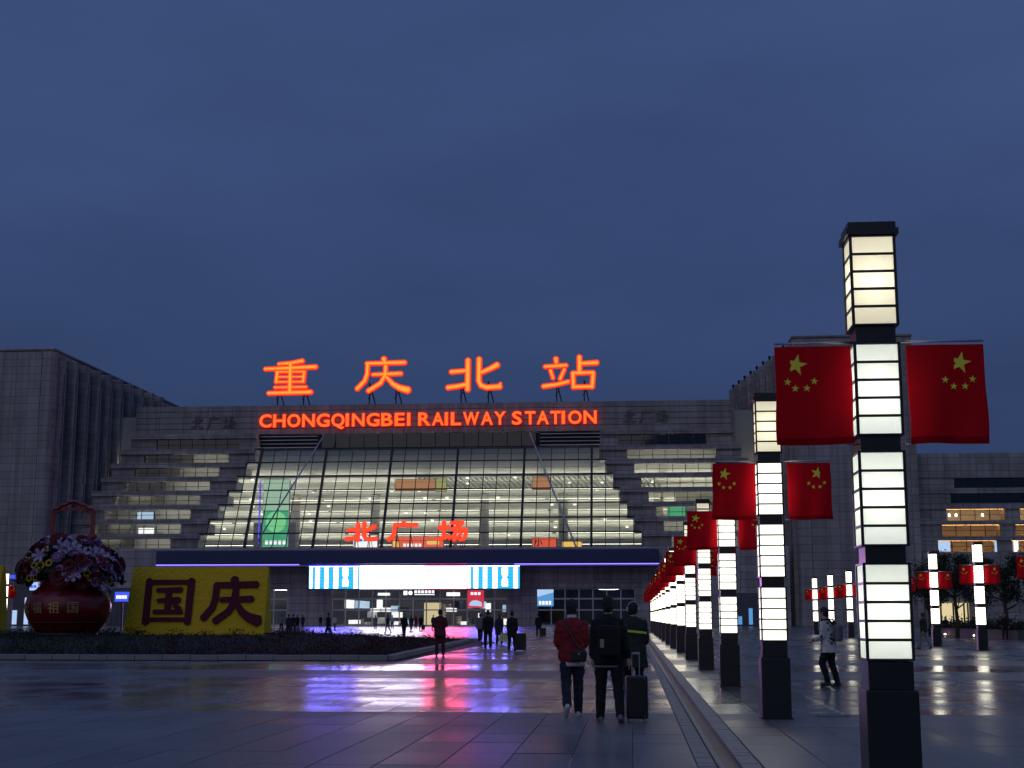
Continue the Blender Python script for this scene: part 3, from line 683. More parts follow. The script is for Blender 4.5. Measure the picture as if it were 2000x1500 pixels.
# door fronts
def doors(a, b_, top, nbay, label_rows):
    fr = sb('door_front', 'rod_metal', lambda b: [b.box(a + (b_ - a) * q / nbay - .09, a + (b_ - a) * q / nbay + .09, LY(GY + .55), LY(GY + .75), 0, top) for q in range(nbay + 1)]
            + [b.box(a, b_, LY(GY + .57), LY(GY + .73), 2.55, 2.75), b.box(a, b_, LY(GY + .57), LY(GY + .73), 4.35, 4.6), b.box(a, b_, LY(GY + .57), LY(GY + .73), 0, .22)])
    for q in range(nbay):
        x0, x1 = a + (b_ - a) * q / nbay + .1, a + (b_ - a) * (q + 1) / nbay - .1
        for z0, z1 in ((.24, 2.53), (2.77, 4.33), (4.62, top - .05)):
            sb('pane', 'glass', lambda b: b.box(x0, x1, LY(GY + .64), LY(GY + .66), z0, z1), parent=fr)
    return fr
doors(c0, c1, pz_m, 13, None); doors(r0, r1, 6.0, 7, None); doors(l0, l1, 6.0, 7, None)
# lobby behind the doors
sb('lobby_floor', 'floor_in', lambda b: b.box(-50, 40, LY(GY + .8), LY(252), -.3, -.004))
sb('lobby_ceiling', 'hall_grey', lambda b: b.box(-50, 40, LY(GY + 1.25), LY(252), 6.3, 6.5))
sb('lobby_back_wall', 'hall_dark', lambda b: b.box(-50, 40, LY(252), LY(252.4), 0, 6.3))
sb('lobby_light_block', 'hall_dark', lambda b: b.box(c1 + .6, c1 + .9, LY(GY + 1.3), LY(252), 0, 6.29))  # added wall, keeps the lobby light out of the right portal
for i in range(18):
    x = -44 + i * 4.7
    if x + 3.2 > c1 and i % 4: continue
    sb('lobby_light', 'cool_tube', lambda b: b.box(x, x + 3.2, LY(234 + (i % 3) * 4), LY(234.5 + (i % 3) * 4), 6.1, 6.18))
rl = random.Random(11)
cols = ['cloth_white', 'white_box', 'pale_blue_box', 'hall_white', 'white_box', 'hall_dark', 'cloth_tan', 'white_box', 'cloth_navy', 'pale_blue_box']
for i in range(44):
    x = c0 + 0.4 + i * (c1 - c0 - 1) / 44; w = rl.uniform(.25, .9); z0 = rl.choice([0, .3, 1.4, 2.4, 3.0]); h = rl.uniform(.6, 1.6)
    mm = cols[rl.randrange(len(cols))]
    if 17 < i < 27: continue
    o = sb('lobby_furnishing', mm, lambda b: b.box(x, x + w, LY(236 + rl.uniform(0, 9)), LY(246), z0, z0 + h))
sb('lit_doorway', 'cream_box', lambda b: b.box(gx(801), gx(836), LY(247), LY(247.2), 0, 4.0))
# side-portal displays
def flat(name, label, cat, px0, py0, px1, py1, D, m):
    a, e = P(px0, py1, D), P(px1, py0, D); t = thing(name, label, cat, (a.x, D, a.z)); w, h = e.x - a.x, e.z - a.z
    MB().box(0, w, 0, .08, 0, h).build('face', m, t)
    return t, w, h
t, w, h = flat('advertising_screen', 'blue lit advert screen in left corner of the right-hand portal', 'screen', 1049, 1151, 1081, 1184, GY + .5, 'sky_box')
MB().prism([(0, h * .55), (w, h * .82), (w, h), (0, h)], -.05, -.004).build('pale_band', 'pale_blue_box', t)
for i in range(4): MB().box(w * (.12 + .2 * i), w * (.12 + .2 * i) + w * .13, -.05, -.004, h * .10, h * .30).build('lettering', 'white_box', t)
t, w, h = flat('poster', 'red poster with white and blue picture hanging over the doors', 'poster', 913, 1152, 945, 1187, GY + .45, 'red_box')
MB().prism([(w * .1, h * .12), (w * .9, h * .08), (w * .85, h * .32), (w * .55, h * .42), (w * .3, h * .40), (w * .15, h * .28)], -.05, -.004).build('picture', 'pale_blue_box', t)
for i in range(3): MB().box(w * (.2 + .22 * i), w * (.2 + .22 * i) + w * .15, -.05, -.004, h * .72, h * .86).build('lettering', 'white_box', t)
t, w, h = flat('direction_sign', 'dark overhead sign with white pictograms and text above the middle doors', 'sign', 786, 1152, 851, 1164, GY - .25, 'plastic_black')
MB().box(w * .03, w * .15, -.05, -.004, h * .15, h * .85).build('pictogram', 'white_box', t)
MB().prism([(w * .24 + h * .36 * math.cos(a * math.pi / 8), h * .5 + h * .36 * math.sin(a * math.pi / 8)) for a in range(16)], -.05, -.004).build('pictogram', 'white_box', t)
for i in range(6): MB().box(w * (.36 + .105 * i), w * (.36 + .105 * i) + w * .075, -.05, -.004, h * .45, h * .9).build('lettering', 'white_box', t)
MB().box(w * .36, w * .97, -.05, -.004, h * .16, h * .30).build('lettering', 'white_box', t)
t, w, h = flat('door_sign', 'small white glowing sign over the doors, left of the overhead sign', 'sign', 738, 1158, 761, 1163, GY - .2, 'white_box')
t, w, h = flat('door_sign', 'small white glowing sign over the doors, right of the overhead sign', 'sign', 872, 1157, 898, 1164, GY - .2, 'white_box')

# LED display under the canopy
DY = 226.6
a = P(603, 1150, DY); e = P(1015, 1103, DY)
led = thing('led_display', 'long overexposed white and blue LED display under the dark blue canopy', 'display', ((a.x + e.x) / 2, DY, a.z))
hw, hh = (e.x - a.x) / 2, e.z - a.z - .05
MB().box(-hw - .15, hw + .15, .05, .7, -.15, hh + .05).build('case', 'plastic_black', led)
x1, x2, xm = P(703, 1103, DY).x - led.location.x, P(912, 1103, DY).x - led.location.x, P(828, 1103, DY).x - led.location.x
MB().box(x1, xm, -.05, .048, 0, hh).build('screen_module', 'led_white', led)
MB().box(xm + .002, x2, -.05, .048, 0, hh).build('screen_module', 'led_pink', led)
for xa, xb in ((-hw, x1 - .003), (x2 + .003, hw)):
    mod = MB().box(xa, xb, -.05, .048, 0, hh).build('screen_module', 'led_cyan', led)
    W_ = xb - xa
    for fx, fw in ((.02, .045), (.13, .08), (.31, .07), (.49, .085), (.665, .11), (.885, .075)):
        x0 = xa + fx * W_ + .0; wv = fw * W_
        if fw > .1:                          # the waisted figure
            poly = [(x0, hh * .1), (x0 + wv, hh * .1), (x0 + wv, hh * .36), (x0 + wv * .75, hh * .47), (x0 + wv, hh * .6), (x0 + wv, hh * .85), (x0 + wv * .8, hh * .98), (x0 + wv * .2, hh * .98), (x0, hh * .85), (x0, hh * .6), (x0 + wv * .25, hh * .47), (x0, hh * .36)]
        else:
            poly = [(x0, hh * .02), (x0 + wv, hh * .02), (x0 + wv, hh * .9), (x0 + wv * .7, hh * .97), (x0 + wv * .3, hh * .97), (x0, hh * .9)]
        MB().prism(poly, -.10, -.055).build('figure', 'led_bar', mod)
    for r in range(7):                        # scan rows
        zz = hh * (.06 + r * .135)
        MB().box(xa + .05, xb - .05, -.075, -.053, zz, zz + .06).build('scan_row', 'led_edge', mod)
    MB().box(xa, xb, -.09, -.053, hh * .955, hh).build('top_row', 'led_bar', mod)
# ================================================================ LETTERING
# strokes of the characters in a unit square: (points, width at start, width at end)
GLYPH = {
 'zhong': [([(.26, .90), (.5, .92), (.74, .985)], .075, .10), ([(0, .755), (.5, .775), (1, .80)], .085, .10), ([(.25, .67), (.23, .34)], .085, .085), ([(.77, .67), (.75, .34)], .085, .085),
           ([(.22, .66), (.79, .66)], .06, .06), ([(.25, .51), (.76, .51)], .05, .05), ([(.24, .36), (.76, .36)], .06, .06), ([(.5, .93), (.5, .06)], .10, .10), ([(.2, .20), (.82, .20)], .06, .07), ([(.08, .03), (.5, .04), (.92, .05)], .09, .10)],
 'qing': [([(.52, 1.0), (.54, .87)], .12, .10), ([(.19, .845), (.55, .85), (.93, .86)], .085, .10), ([(.22, .85), (.215, .55), (.17, .34), (.02, .10)], .095, .10), ([(.31, .52), (.6, .53), (.86, .54)], .075, .095),
          ([(.56, .78), (.555, .50), (.47, .27), (.23, .04)], .095, .10), ([(.57, .46), (.70, .24), (.82, .13), (1.0, .05)], .08, .16)],
 'bei': [([(.06, .585), (.36, .62)], .10, .09), ([(.38, .96), (.375, .02)], .115, .115), ([(0, .11), (.2, .15), (.38, .21)], .11, .10), ([(.585, .99), (.58, .30), (.62, .16), (.72, .10), (.98, .12)], .115, .115), ([(.62, .55), (.78, .66), (.93, .79)], .09, .13), ([(.93, .10), (.98, .22)], .09, .06)],
 'zhan': [([(.24, .96), (.25, .80)], .11, .09), ([(.03, .70), (.44, .73)], .085, .09), ([(.14, .60), (.19, .33)], .085, .08), ([(.40, .62), (.31, .30)], .08, .085), ([(0, .10), (.24, .15), (.48, .24)], .10, .09),
          ([(.67, 1.0), (.67, .52)], .11, .11), ([(.68, .775), (1.0, .80)], .09, .11), ([(.53, .49), (.93, .50)], .09, .09), ([(.55, .50), (.56, .04)], .10, .10), ([(.92, .51), (.895, .04)], .10, .10), ([(.55, .07), (.91, .075)], .09, .09)],
 'guang': [([(.52, 1.0), (.55, .86)], .12, .10), ([(.2, .82), (.6, .825), (.97, .84)], .10, .12), ([(.23, .82), (.225, .5), (.17, .25), (.02, .03)], .11, .12)],
 'chang': [([(.02, .66), (.38, .69)], .10, .10), ([(.2, .98), (.2, .16)], .11, .11), ([(0, .10), (.2, .15), (.4, .25)], .10, .09), ([(.44, .90), (.84, .92)], .095, .10), ([(.84, .91), (.70, .74), (.46, .57)], .10, .09),
           ([(.46, .57), (.97, .59)], .09, .10), ([(.95, .58), (.94, .35), (.88, .10), (.74, .06)], .10, .10), ([(.66, .56), (.57, .32), (.38, .12)], .085, .08), ([(.82, .56), (.72, .26), (.52, .02)], .085, .08)],
 'guo': [([(.08, .97), (.08, 0)], .14, .15), ([(.06, .915), (.95, .915)], .10, .10), ([(.93, .97), (.92, 0)], .15, .14), ([(.08, .085), (.92, .085)], .085, .085), ([(.26, .735), (.74, .745)], .085, .12), ([(.29, .505), (.72, .515)], .08, .13), ([(.23, .255), (.79, .255)], .09, .09), ([(.50, .73), (.50, .26)], .13, .13), ([(.62, .42), (.74, .31)], .09, .11)],
}
def stroke_poly(pts, w0, w1, grow=0.0, ax=1.0, ay=1.0):
    """outline of a brush stroke with rounded ends, in real units"""
    p = [Vector((x * ax, y * ay)) for x, y in pts]; n = len(p)
    k = (ax + ay) / 2
    L, Rr = [], []
    for i in range(n):
        d = (p[min(i + 1, n - 1)] - p[max(i - 1, 0)]).normalized(); nn = Vector((-d.y, d.x))
        w = (w0 + (w1 - w0) * i / (n - 1)) * k / 2 + grow
        L.append(p[i] + nn * w); Rr.append(p[i] - nn * w)
    d0 = (p[0] - p[1]).normalized(); d1 = (p[-1] - p[-2]).normalized()
    e0, e1 = w0 * k / 2 * .55 + grow, w1 * k / 2 * .55 + grow
    n0 = Vector((-d0.y, d0.x)); 
    start = [p[0] + d0 * e0 + n0 * e0 * .5, p[0] + d0 * e0 - n0 * e0 * .5]   # from right side to left side
    n1 = Vector((-d1.y, d1.x)); end = [p[-1] + d1 * e1 + n1 * e1 * .5, p[-1] + d1 * e1 - n1 * e1 * .5]
    return [(v.x, v.y) for v in L + end + Rr[::-1] + start]
def glyph(b, g, w, h, y0, thick, grow=0.0, mi=0, step=0.004, bold=1.0):
    for i, (pts, w0, w1) in enumerate(GLYPH[g]):
        poly = stroke_poly(pts, w0 * bold, w1 * bold, grow, w, h)
        b.prism(poly[::-1], y0 - thick - step * i, y0 - step * i * .5, mi)

# rooftop characters on steel frames
SY = 249.6
for i, (g, a, e, word) in enumerate((('zhong', (515, 770), (618, 703), 'reading 重, leftmost of four'), ('qing', (694, 767), (799, 698), 'reading 庆, second from left'), ('bei', (873, 764), (980, 698), 'reading 北, third from left'), ('zhan', (1060, 761), (1167, 695), 'reading 站, rightmost of four'))):
    A, B = P(a[0], a[1], SY), P(e[0], e[1], SY)
    w, h = B.x - A.x, B.z - A.z
    t = thing('rooftop_character', 'glowing orange-red rooftop character ' + word, 'sign character', (A.x, SY, 40.2), 0, 'rooftop sign characters')
    dz = A.z - 40.2
    b = MB(); glyph(b, g, w, h, 0.5, .3, .14, step=.012, bold=0.96); o = b.build('rim', 'letter_rim', t, (0, 0, dz))
    b = MB(); glyph(b, g, w, h, 0.16, .12, -.03, step=.012, bold=0.96); o = b.build('face', 'letter_face', t, (0, 0, dz))
    b = MB(); glyph(b, g, w, h, 0.0, .04, -.22, step=.012, bold=0.96); o = b.build('neon_core', 'letter_core', t, (0, 0, dz))
    for fx in (.25, .75):
        fz = dz + h * .3
        MB().bar((w * fx, .9, -.05), (w * fx, .9, fz), .22).bar((w * fx + .9, 3.0, -.05), (w * fx, 1.0, fz), .16).bar((w * fx - .3, 1.0, fz * .3), (w * fx + .5, 1.0, fz * .6), .12).build('support', 'dark_frame', t)

def text_mesh(s, size, offset=0.0, extrude=0.05, spacing=1.0):
    c = bpy.data.curves.new('lettering', 'FONT'); c.body = s; c.size = size; c.offset = offset; c.extrude = extrude; c.space_character = spacing; c.resolution_u = 3
    o = bpy.data.objects.new('lettering', c); COL.objects.link(o)
    dg = bpy.context.evaluated_depsgraph_get(); me = bpy.data.meshes.new_from_object(o.evaluated_get(dg))
    bpy.data.objects.remove(o); bpy.data.curves.remove(c)
    return me
def text_extent(me):
    xs = [v.co.x for v in me.vertices]; ys = [v.co.y for v in me.vertices]
    return min(xs), max(xs), min(ys), max(ys)
# English lettering on the parapet: letter by letter
A, B = P(505, 836, 248.7), P(1167, 801, 248.7)
WORDS = 'CHONGQINGBEI RAILWAY STATION'
ADV = {'C': .74, 'H': .76, 'O': .80, 'N': .77, 'G': .79, 'Q': .80, 'I': .30, 'B': .72, 'E': .68, 'R': .73, 'A': .70, 'L': .62, 'W': .96, 'Y': .66, 'S': .68, 'T': .62, ' ': .26}
tot = sum(ADV[c] for c in WORDS)
cap = 2.42
lett = thing('illuminated_lettering', 'glowing orange-red English lettering across the stone parapet', 'lettering', (A.x, 248.75, A.z + .15))
x = 0.0; unit = (B.x - A.x) / tot
cache = {}
for c in WORDS:
    adv = ADV[c] * unit
    if c != ' ':
        if c not in cache:
            me_f = text_mesh(c, cap / .73, .05, .06); me_r = text_mesh(c, cap / .73, .125, .10)
            cache[c] = (me_f, me_r, text_extent(me_f))
            me_f.materials.clear(); me_f.materials.append(M['letter_face']); me_r.materials.clear(); me_r.materials.append(M['letter_rim'])
        mf, mr_, ex = cache[c]
        wl_ = ex[1] - ex[0]
        sx = min(1.25, (adv * .86) / wl_)
        o = obj('letter', mf, lett, (x + adv * .07 - ex[0] * sx, -.26, 0), (R(90), 0, 0)); o.scale = (sx, 1, 1)
        r = obj('rim', mr_, o, (0, 0, -.18)); 
    x += adv

# three characters on the canopy
BY = 226.8
for g, a, e, word in (('bei', (675, 1057), (737, 1020), '北, left of three'), ('guang', (757, 1056), (816, 1019), '广, middle of three'), ('chang', (855, 1057), (913, 1017), '场, right of three')):
    A, B = P(a[0], a[1], BY), P(e[0], e[1], BY); w, h = B.x - A.x, B.z - A.z
    t = thing('canopy_character', 'red glowing character on the canopy edge reading ' + word, 'sign character', (A.x, BY, 12.35), 0, 'canopy sign characters')
    dz = A.z - 12.35
    b = MB(); glyph(b, g, w, h, .3, .2, .07, step=.008, bold=1.25); b.build('rim', 'letter_rim', t, (0, 0, dz))
    b = MB(); glyph(b, g, w, h, .08, .06, -.02, step=.008, bold=1.25); b.build('face', 'red_face', t, (0, 0, dz))
    for fx in (.3, .75): MB().bar((w * fx, .35, -.02), (w * fx, .35, dz + h * .4), .1).bar((w * fx + .4, 1.5, -.02), (w * fx, .4, dz + h * .4), .07).build('support', 'dark_frame', t)
# dark carved characters left and right of the English lettering
for a, e, word in (((373, 838), (459, 812), 'left'), ((1217, 826), (1304, 800), 'right')):
    A, B = P(a[0], a[1], 248.8), P(e[0], e[1], 248.8); w, h = B.x - A.x, B.z - A.z
    t = thing('parapet_lettering', 'unlit dark characters 北广场 on the parapet, %s of the glowing English lettering' % word, 'lettering', (A.x, 248.8, A.z), 0, 'unlit parapet lettering')
    for i, g in enumerate(('bei', 'guang', 'chang')):
        b = MB(); glyph(b, g, w * .27, h, .1, .1, -.01, step=.006); b.build('character', 'carved_stone', t, (w * .365 * i, 0, 0))

# the small sign inside: three characters 小…  (only the first is legible)
me = text_mesh('小', .9 * h_small, .02 * h_small, .01); me.materials.clear(); me.materials.append(M['maroon'])
obj('lettering', me, t_sign_small, (w_small * .08, -.08, h_small * .2), (R(90), 0, 0))

# ================================================================ STONE BLOCKS AND WING
def block(name, label, x_in, sgn, width):
    """tall stone block; x_in is the inner edge, sgn points away from the station axis"""
    t = thing(name, label, 'building', (x_in, 230.0, 0))
    H_ = 47.6
    x0, x1 = sorted((0.35 * sgn, sgn * width))
    MB().box(x0, x1, .22, 70, 0, H_ - .12).build('wall', 'stone', t)
    # inner flank wall, straight back
    MB().box(*sorted((0, sgn * .9)), 2.0, 70, 0, H_ - .3).build('flank_wall', 'stone', t)
    # coping
    MB().box(*sorted((-.1 * sgn, sgn * (width + .1))), -.1, 70.2, H_ - .1, H_ + .35).build('coping', 'stone_band', t, bevel=.15)
    # corner pilaster with rounded edge
    r = 1.1
    poly = []
    for a in range(7):
        an = math.pi / 2 * a / 6
        poly.append((sgn * (r - r * math.cos(an)), 1.0 - math.sin(an) * 1.0 - .05)) if False else None
    pts = [(0, 2.0), (0, .9)] + [(sgn * (.9 - .9 * math.cos(math.pi / 2 * q / 5)), .9 - .95 * math.sin(math.pi / 2 * q / 5)) for q in range(1, 6)] + [(sgn * 2.1, -.05), (sgn * 2.1, 2.0)]
    pil = MB()
    nrow = 36; hrow = (H_ - .2) / nrow
    for q in range(nrow):
        MB().zprism(pts if sgn < 0 else pts[::-1], q * hrow + .05, (q + 1) * hrow).build('pilaster_block', 'panel_stone', t)
    # front cladding panels, visible ones as single pieces
    ncol, nr = 8, 36
    cw, rh = 2.25, (H_ - .3) / nr
    me = MB().box(.02, cw - .02, 0, .18, .022, rh - .022).mesh('cladding_panel', 'panel_stone')
    for i in range(ncol):
        for j in range(nr):
            x = 2.2 * sgn + (i * cw if sgn > 0 else -(i + 1) * cw)
            if abs(x) > width - 2: continue
            obj('cladding_panel', me, t, (x, .02, j * rh + .05))
    # stepped ribs along the inner side, running back towards the station
    nf = 10
    for i in range(nf):
        f = i / (nf - 1)
        y0 = 2.2 + 3.45 * i; xr = -sgn * (0.7 + 7.4 * f); top = 46.9 - 2.4 * f
        a, b_ = sorted((sgn * .5, xr))
        rib = MB().box(a, b_, y0, y0 + 1.5, 0, top).build('rib', 'stone', t, bevel=.18)
        g0, g1 = sorted((sgn * .5, xr + sgn * 1.1))
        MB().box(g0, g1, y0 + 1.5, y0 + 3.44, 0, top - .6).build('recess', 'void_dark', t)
        if sgn > 0: MB().lathe([(.16, 0), (.16, .5), (.25, .55), (.25, .95), (.1, 1.05)], (xr + sgn * .8, y0 + 1.2, top - .02), 8).build('finial', 'dark_frame', rib)
        MB().tube([(xr - sgn * -.05 - sgn * .2, y0 + 1.0, 0), (xr - sgn * .15, y0 + 1.0, top - 3)], .13, 6).build('groove_line', 'grey_metal', t)  # thin tube added for the dark groove lines between ribs
    return t
block('stone_block', 'tall stone-clad block with ribbed flank left of the station', AX - 63.3, -1, 30)
blk_r = block('stone_block', 'tall stone-clad block behind the lantern posts right of the station', AX + 64.0, 1, 19.6)

# right wing with lit orange windows
WY = 233.0
wx0 = P(1794, 1000, WY).x
wing = thing('wing_building', 'lower stone wing with orange lit windows at the far right', 'building', (wx0, WY, 0))
def wpx(x, y): q = P(x, y, WY); return q.x - wx0, q.z
ztop = P(1900, 884, WY).z
rows = [(P(1950, 933, WY).z, P(1950, 952, WY).z), (P(1950, 963, WY).z, P(1950, 982, WY).z), (P(1950, 994, WY).z, P(1950, 1016, WY).z), (P(1950, 1025, WY).z, P(1950, 1047, WY).z), (P(1950, 1056, WY).z, P(1950, 1078, WY).z)]
xl = [P(x, 1000, WY).x - wx0 for x in (1867, 1858, 1848, 1837, 1827)]
WR = 60.0
zz = ztop
for i, (zt, zb) in enumerate(rows):
    MB().box(0, WR, 0, .8, zt, zz - .06).build('wall_band', 'stone_wing', wing, (0, -i * .25, 0))
    MB().box(0, xl[i], 0, 4, zb, zt - .02).build('wall_pier', 'stone_wing', wing, (0, .2 - i * .25, 0))
    zz = zb
MB().box(0, WR, 0, 4, 0, zz - .06).build('wall_band', 'stone_wing', wing, (0, -1.4, 0))
MB().box(0, WR, 5.2, 5.5, 0, ztop).build('rear_wall', 'hall_white', wing)
for q in range(6): MB().box(0, WR, 1.2, 5.2, rows[min(q, 4)][0] + .25 if q < 5 else rows[4][1] - .3, (rows[min(q, 4)][0] + .45) if q < 5 else rows[4][1] - .1).build('floor_slab', 'cloth_tan', wing)
cw = 2.35
for i, (zt, zb) in enumerate(rows):
    x = xl[i]; q = 0
    lit = i >= 2
    win = MB().box(x, WR, 1.0, 1.1, zb + (zt - zb) * .48, zb + (zt - zb) * .52).build('window', 'dark_frame', wing, (0, -i * .25, 0))
    while x < 40:
        seg = q % 5
        if lit and seg == 4:                  # solid pier between window groups
            MB().box(x, x + cw, .3, 3, zb - .04, zt + .04).build('wall_pier', 'stone_wing', wing, (0, -i * .25, 0))
        else:
            MB().box(x + .05, x + cw - .05, .9, .93, zb, zt).build('pane', 'glass' if lit else 'glass_dark', win)
            MB().box(x - .05, x + .05, .85, 1.0, zb, zt).build('mullion', 'dark_frame', win)
        x += cw; q += 1
    if lit:
        for s in range(8):
            MB().box(xl[i] + s * 4.4, xl[i] + s * 4.4 + 4.2, 1.3, 1.6, zt + .08, zt + .16).build('room_light', 'warm_room', wing)
        if i == 2:
            for s in (1.2, 2.3, 6.6, 12.0, 14.2): MB().ball((xl[i] + s, 3.2, zt - .75), .22, .22, .22, 8, 5).build('pendant_lamp', 'warm_bulb', wing, smooth=True)
MB().box(xl[4] + .1, xl[4] + 2.0, .75, .82, rows[4][1] + .1, rows[4][0] - .1).build('lit_poster', 'pale_blue_box', wing, (0, -1.2, 0))
MB().box(P(1941, 1060, WY).x - wx0, P(1955, 1060, WY).x - wx0, .75, .82, rows[4][1], rows[4][0] - .05).build('lit_poster', 'pale_blue_box', wing, (0, -1.25, 0))
MB().box(P(1978, 1060, WY).x - wx0, P(1987, 1060, WY).x - wx0, .75, .82, rows[4][1], rows[4][0] - .05).build('lit_poster', 'white_box', wing, (0, -1.25, 0))
a, e = P(1839, 1228, WY - 1.5), P(1889, 1178, WY - 1.5)
dw = e.x - a.x
door = MB().box(a.x - wx0 - .2, e.x - wx0 + .2, -1.62, -1.42, 0, e.z).build('lit_shopfront', 'cream_box', wing)
for f in (.0, .46, .86, 1.0): MB().box(a.x - wx0 + dw * f - .12, a.x - wx0 + dw * f + .12, -1.78, -1.63, 0, e.z).build('frame_bar', 'dark_frame', door)
# low shops between the block and the station on the right, and at far left
def shop(label, px0, py0, px1, py1, D, face, signm, extra=None):
    a, e = P(px0, py1, D), P(px1, py0, D); w, h = e.x - a.x, e.z
    t = thing('shop', label, 'shop', (a.x, D, 0))
    MB().box(0, w, 0.3, 3, 0, h).build('wall', 'hall_dark', t)
    n_ = max(4, int(w / 1.0))
    for i in range(n_):
        MB().box(w * i / n_ + .12, w * (i + 1) / n_ - .12, .2, .26, .3, h * (.30 + .12 * (i % 3))).build('shop_window', face if i % 2 == 0 else 'hall_dark', t)
    if signm: MB().box(w * .05, w * .95, -.1, .28, h * .66, h * .92).build('sign_board', signm, t)
    return t, w, h
shop('dark shop front with bluish lit windows behind the third lantern post', 1441, 1158, 1481, 1222, 228.5, 'sky_box', None)
t, w, h = shop('dark shop front with blue sign between flower basket and yellow board', 206, 1148, 252, 1224, 226.0, 'hall_dark', None)
t, w, h = shop('shop front with dim windows left of the flower basket', 20, 1120, 72, 1224, 224.0, 'pale_blue_box', None)
def signbox(label, px0, py0, px1, py1, D, m, dots=0, dm='white_box'):
    a, e = P(px0, py1, D), P(px1, py0, D); w, h = e.x - a.x, e.z - a.z
    t = thing('shop_sign', label, 'sign', (a.x, D, a.z)); MB().box(0, w, 0, .4, 0, h).build('case', 'plastic_black', t); MB().box(.05, w - .05, -.06, -.004, .05, h - .05).build('face', m, t)
    for i in range(dots): MB().box(w * (.14 + .72 * i / dots), w * (.14 + .72 * i / dots) + w * .55 / dots, -.12, -.062, h * .32, h * .62).build('lettering', dm, t)
    MB().box(w * .45, w * .55, .1, .3, -a.z + 0, .01).build('post', 'dark_frame', t)
    return t
signbox('glowing blue sign with white text between basket and yellow board', 223, 1155, 254, 1176, 150.0, 'blue_box', 4)
signbox('small blue and white sign just above the pot on its left', 57, 1136, 76, 1154, 150.0, 'pale_blue_box', 2, 'blue_box')
signbox('small bluish sign at far left beside the lantern post', 18, 1122, 31, 1131, 150.0, 'blue_box', 0)
# ================================================================ LANTERN COLUMNS AND FLAGS
BOXES = [(3.99, 4.80), (3.03, 3.84), (2.09, 2.90), (1.14, 1.95)]
def lantern_parts(t, near):
    MB().box(-.215, .215, -.215, .215, 0, .90).build('base', 'black_metal', t, bevel=.008)
    MB().box(-.13, .13, -.2185, -.2155, .16, .62).build('access_door', 'black_metal', t, bevel=.001)
    MB().box(-.235, .235, -.235, .235, 0, .025).build('base_plate', 'black_metal', t)
    MB().box(-.185, .185, -.185, .185, .901, 1.135).build('shaft', 'black_metal', t, bevel=.006)
    MB().box(-.225, .225, -.225, .225, 4.80, 4.855).box(-.205, .205, -.205, .205, 4.856, 4.915).build('cap', 'black_metal', t)
    for i, (z0, z1) in enumerate(BOXES):
        if i: MB().box(-.168, .168, -.168, .168, BOXES[i][1] + .002, BOXES[i - 1][0] - .002).build('neck', 'black_metal', t)
        h = z1 - z0; hw = .198; ph = (h - .03) / 5
        fr = MB()
        for sx in (-1, 1):
            for sy in (-1, 1): fr.box(sx * hw - .012 - .011 * sx, sx * hw + .012 - .011 * sx, sy * hw - .012 - .011 * sy, sy * hw + .012 - .011 * sy, z0, z1)
        fr.box(-hw, hw, -hw, hw, z0 + .001, z0 + .016).box(-hw, hw, -hw, hw, z1 - .016, z1 - .001)
        for k in range(1, 5):
            z = z0 + .015 + k * ph
            for s in (-1, 1):
                fr.box(-hw + .022, hw - .022, s * (hw - .010) - .006, s * (hw - .010) + .006, z - .0115, z + .0115)
                fr.box(s * (hw - .010) - .006, s * (hw - .010) + .006, -hw + .022, hw - .022, z - .0115, z + .0115)
        bx = fr.build('lantern_box', 'black_metal', t)
        if near:
            dm = ('diffuser_warm' if i == 0 else 'diffuser_cool') if near == 2 or i == 0 else 'diffuser_bright'
            mx_ = MB().add([(-hw + .021, 0, .004), (hw - .021, 0, .004), (hw - .021, 0, ph - .004), (-hw + .021, 0, ph - .004)], [(0, 1, 2, 3)]).mesh('panel', dm)
            for k in range(5):
                for q in range(4):
                    an = q * math.pi / 2; d = hw - .014
                    obj('panel', mx_, bx, (d * math.sin(an), -d * math.cos(an), z0 + .015 + k * ph), (0, 0, an))
            MB().lathe([(.026, z0 + .26), (.026, z1 - .26)], n=8).build('tube_lamp', 'lantern_tube', bx)
        else:
            MB().box(-hw + .02, hw - .02, -hw + .02, hw - .02, z0 + .02, z1 - .02).build('diffuser', 'diffuser_far', bx)
def star_poly(r, rot=0.0):
    return [((r if i % 2 == 0 else r * .382) * math.sin(rot + i * math.pi / 5), (r if i % 2 == 0 else r * .382) * math.cos(rot + i * math.pi / 5)) for i in range(10)]
FW, FH = 0.66, 0.87
def cloth_y(u, v, ph): return 0.011 * math.sin(5.0 * u + ph + 1.2 * v) * (0.25 + v) + 0.012 * math.sin(11 * u + 2.2 * ph + 2 * v) * (.2 + v) + 0.018 * v * math.sin(ph * 2.1)
def cloth_mesh(ph, lean):
    b = MB(); nx, nz = 12, 14; t = .0015
    for s in (0, 1):
        vs = []
        for j in range(nz + 1):
            for i in range(nx + 1):
                u, v = i / nx, j / nz
                vs.append((u * FW + lean * v + .010 * math.sin(7 * v + ph) * v, cloth_y(u, v, ph) + (t if s else -t), -v * FH - .004 * v * math.sin(6.0 * u + ph)))
        fs = []
        for j in range(nz):
            for i in range(nx):
                q = (j * (nx + 1) + i, j * (nx + 1) + i + 1, (j + 1) * (nx + 1) + i + 1, (j + 1) * (nx + 1) + i)
                fs.append(q if s else q[::-1])
        mi = [0 if j < nz - 1 else 1 for j in range(nz) for i in range(nx)]
        o = len(b.v); b.v += vs; b.f += [tuple(k + o for k in f) for f in fs]; b.mi += mi
    return b
FLAG_ME = {}
for side in (-1, 1):
    for vv in range(5):
        FLAG_ME[(side, vv)] = cloth_mesh(vv * 1.7 + side, 0.006 * vv * side).mesh('cloth', ['flag_red', 'flag_hem'], True)
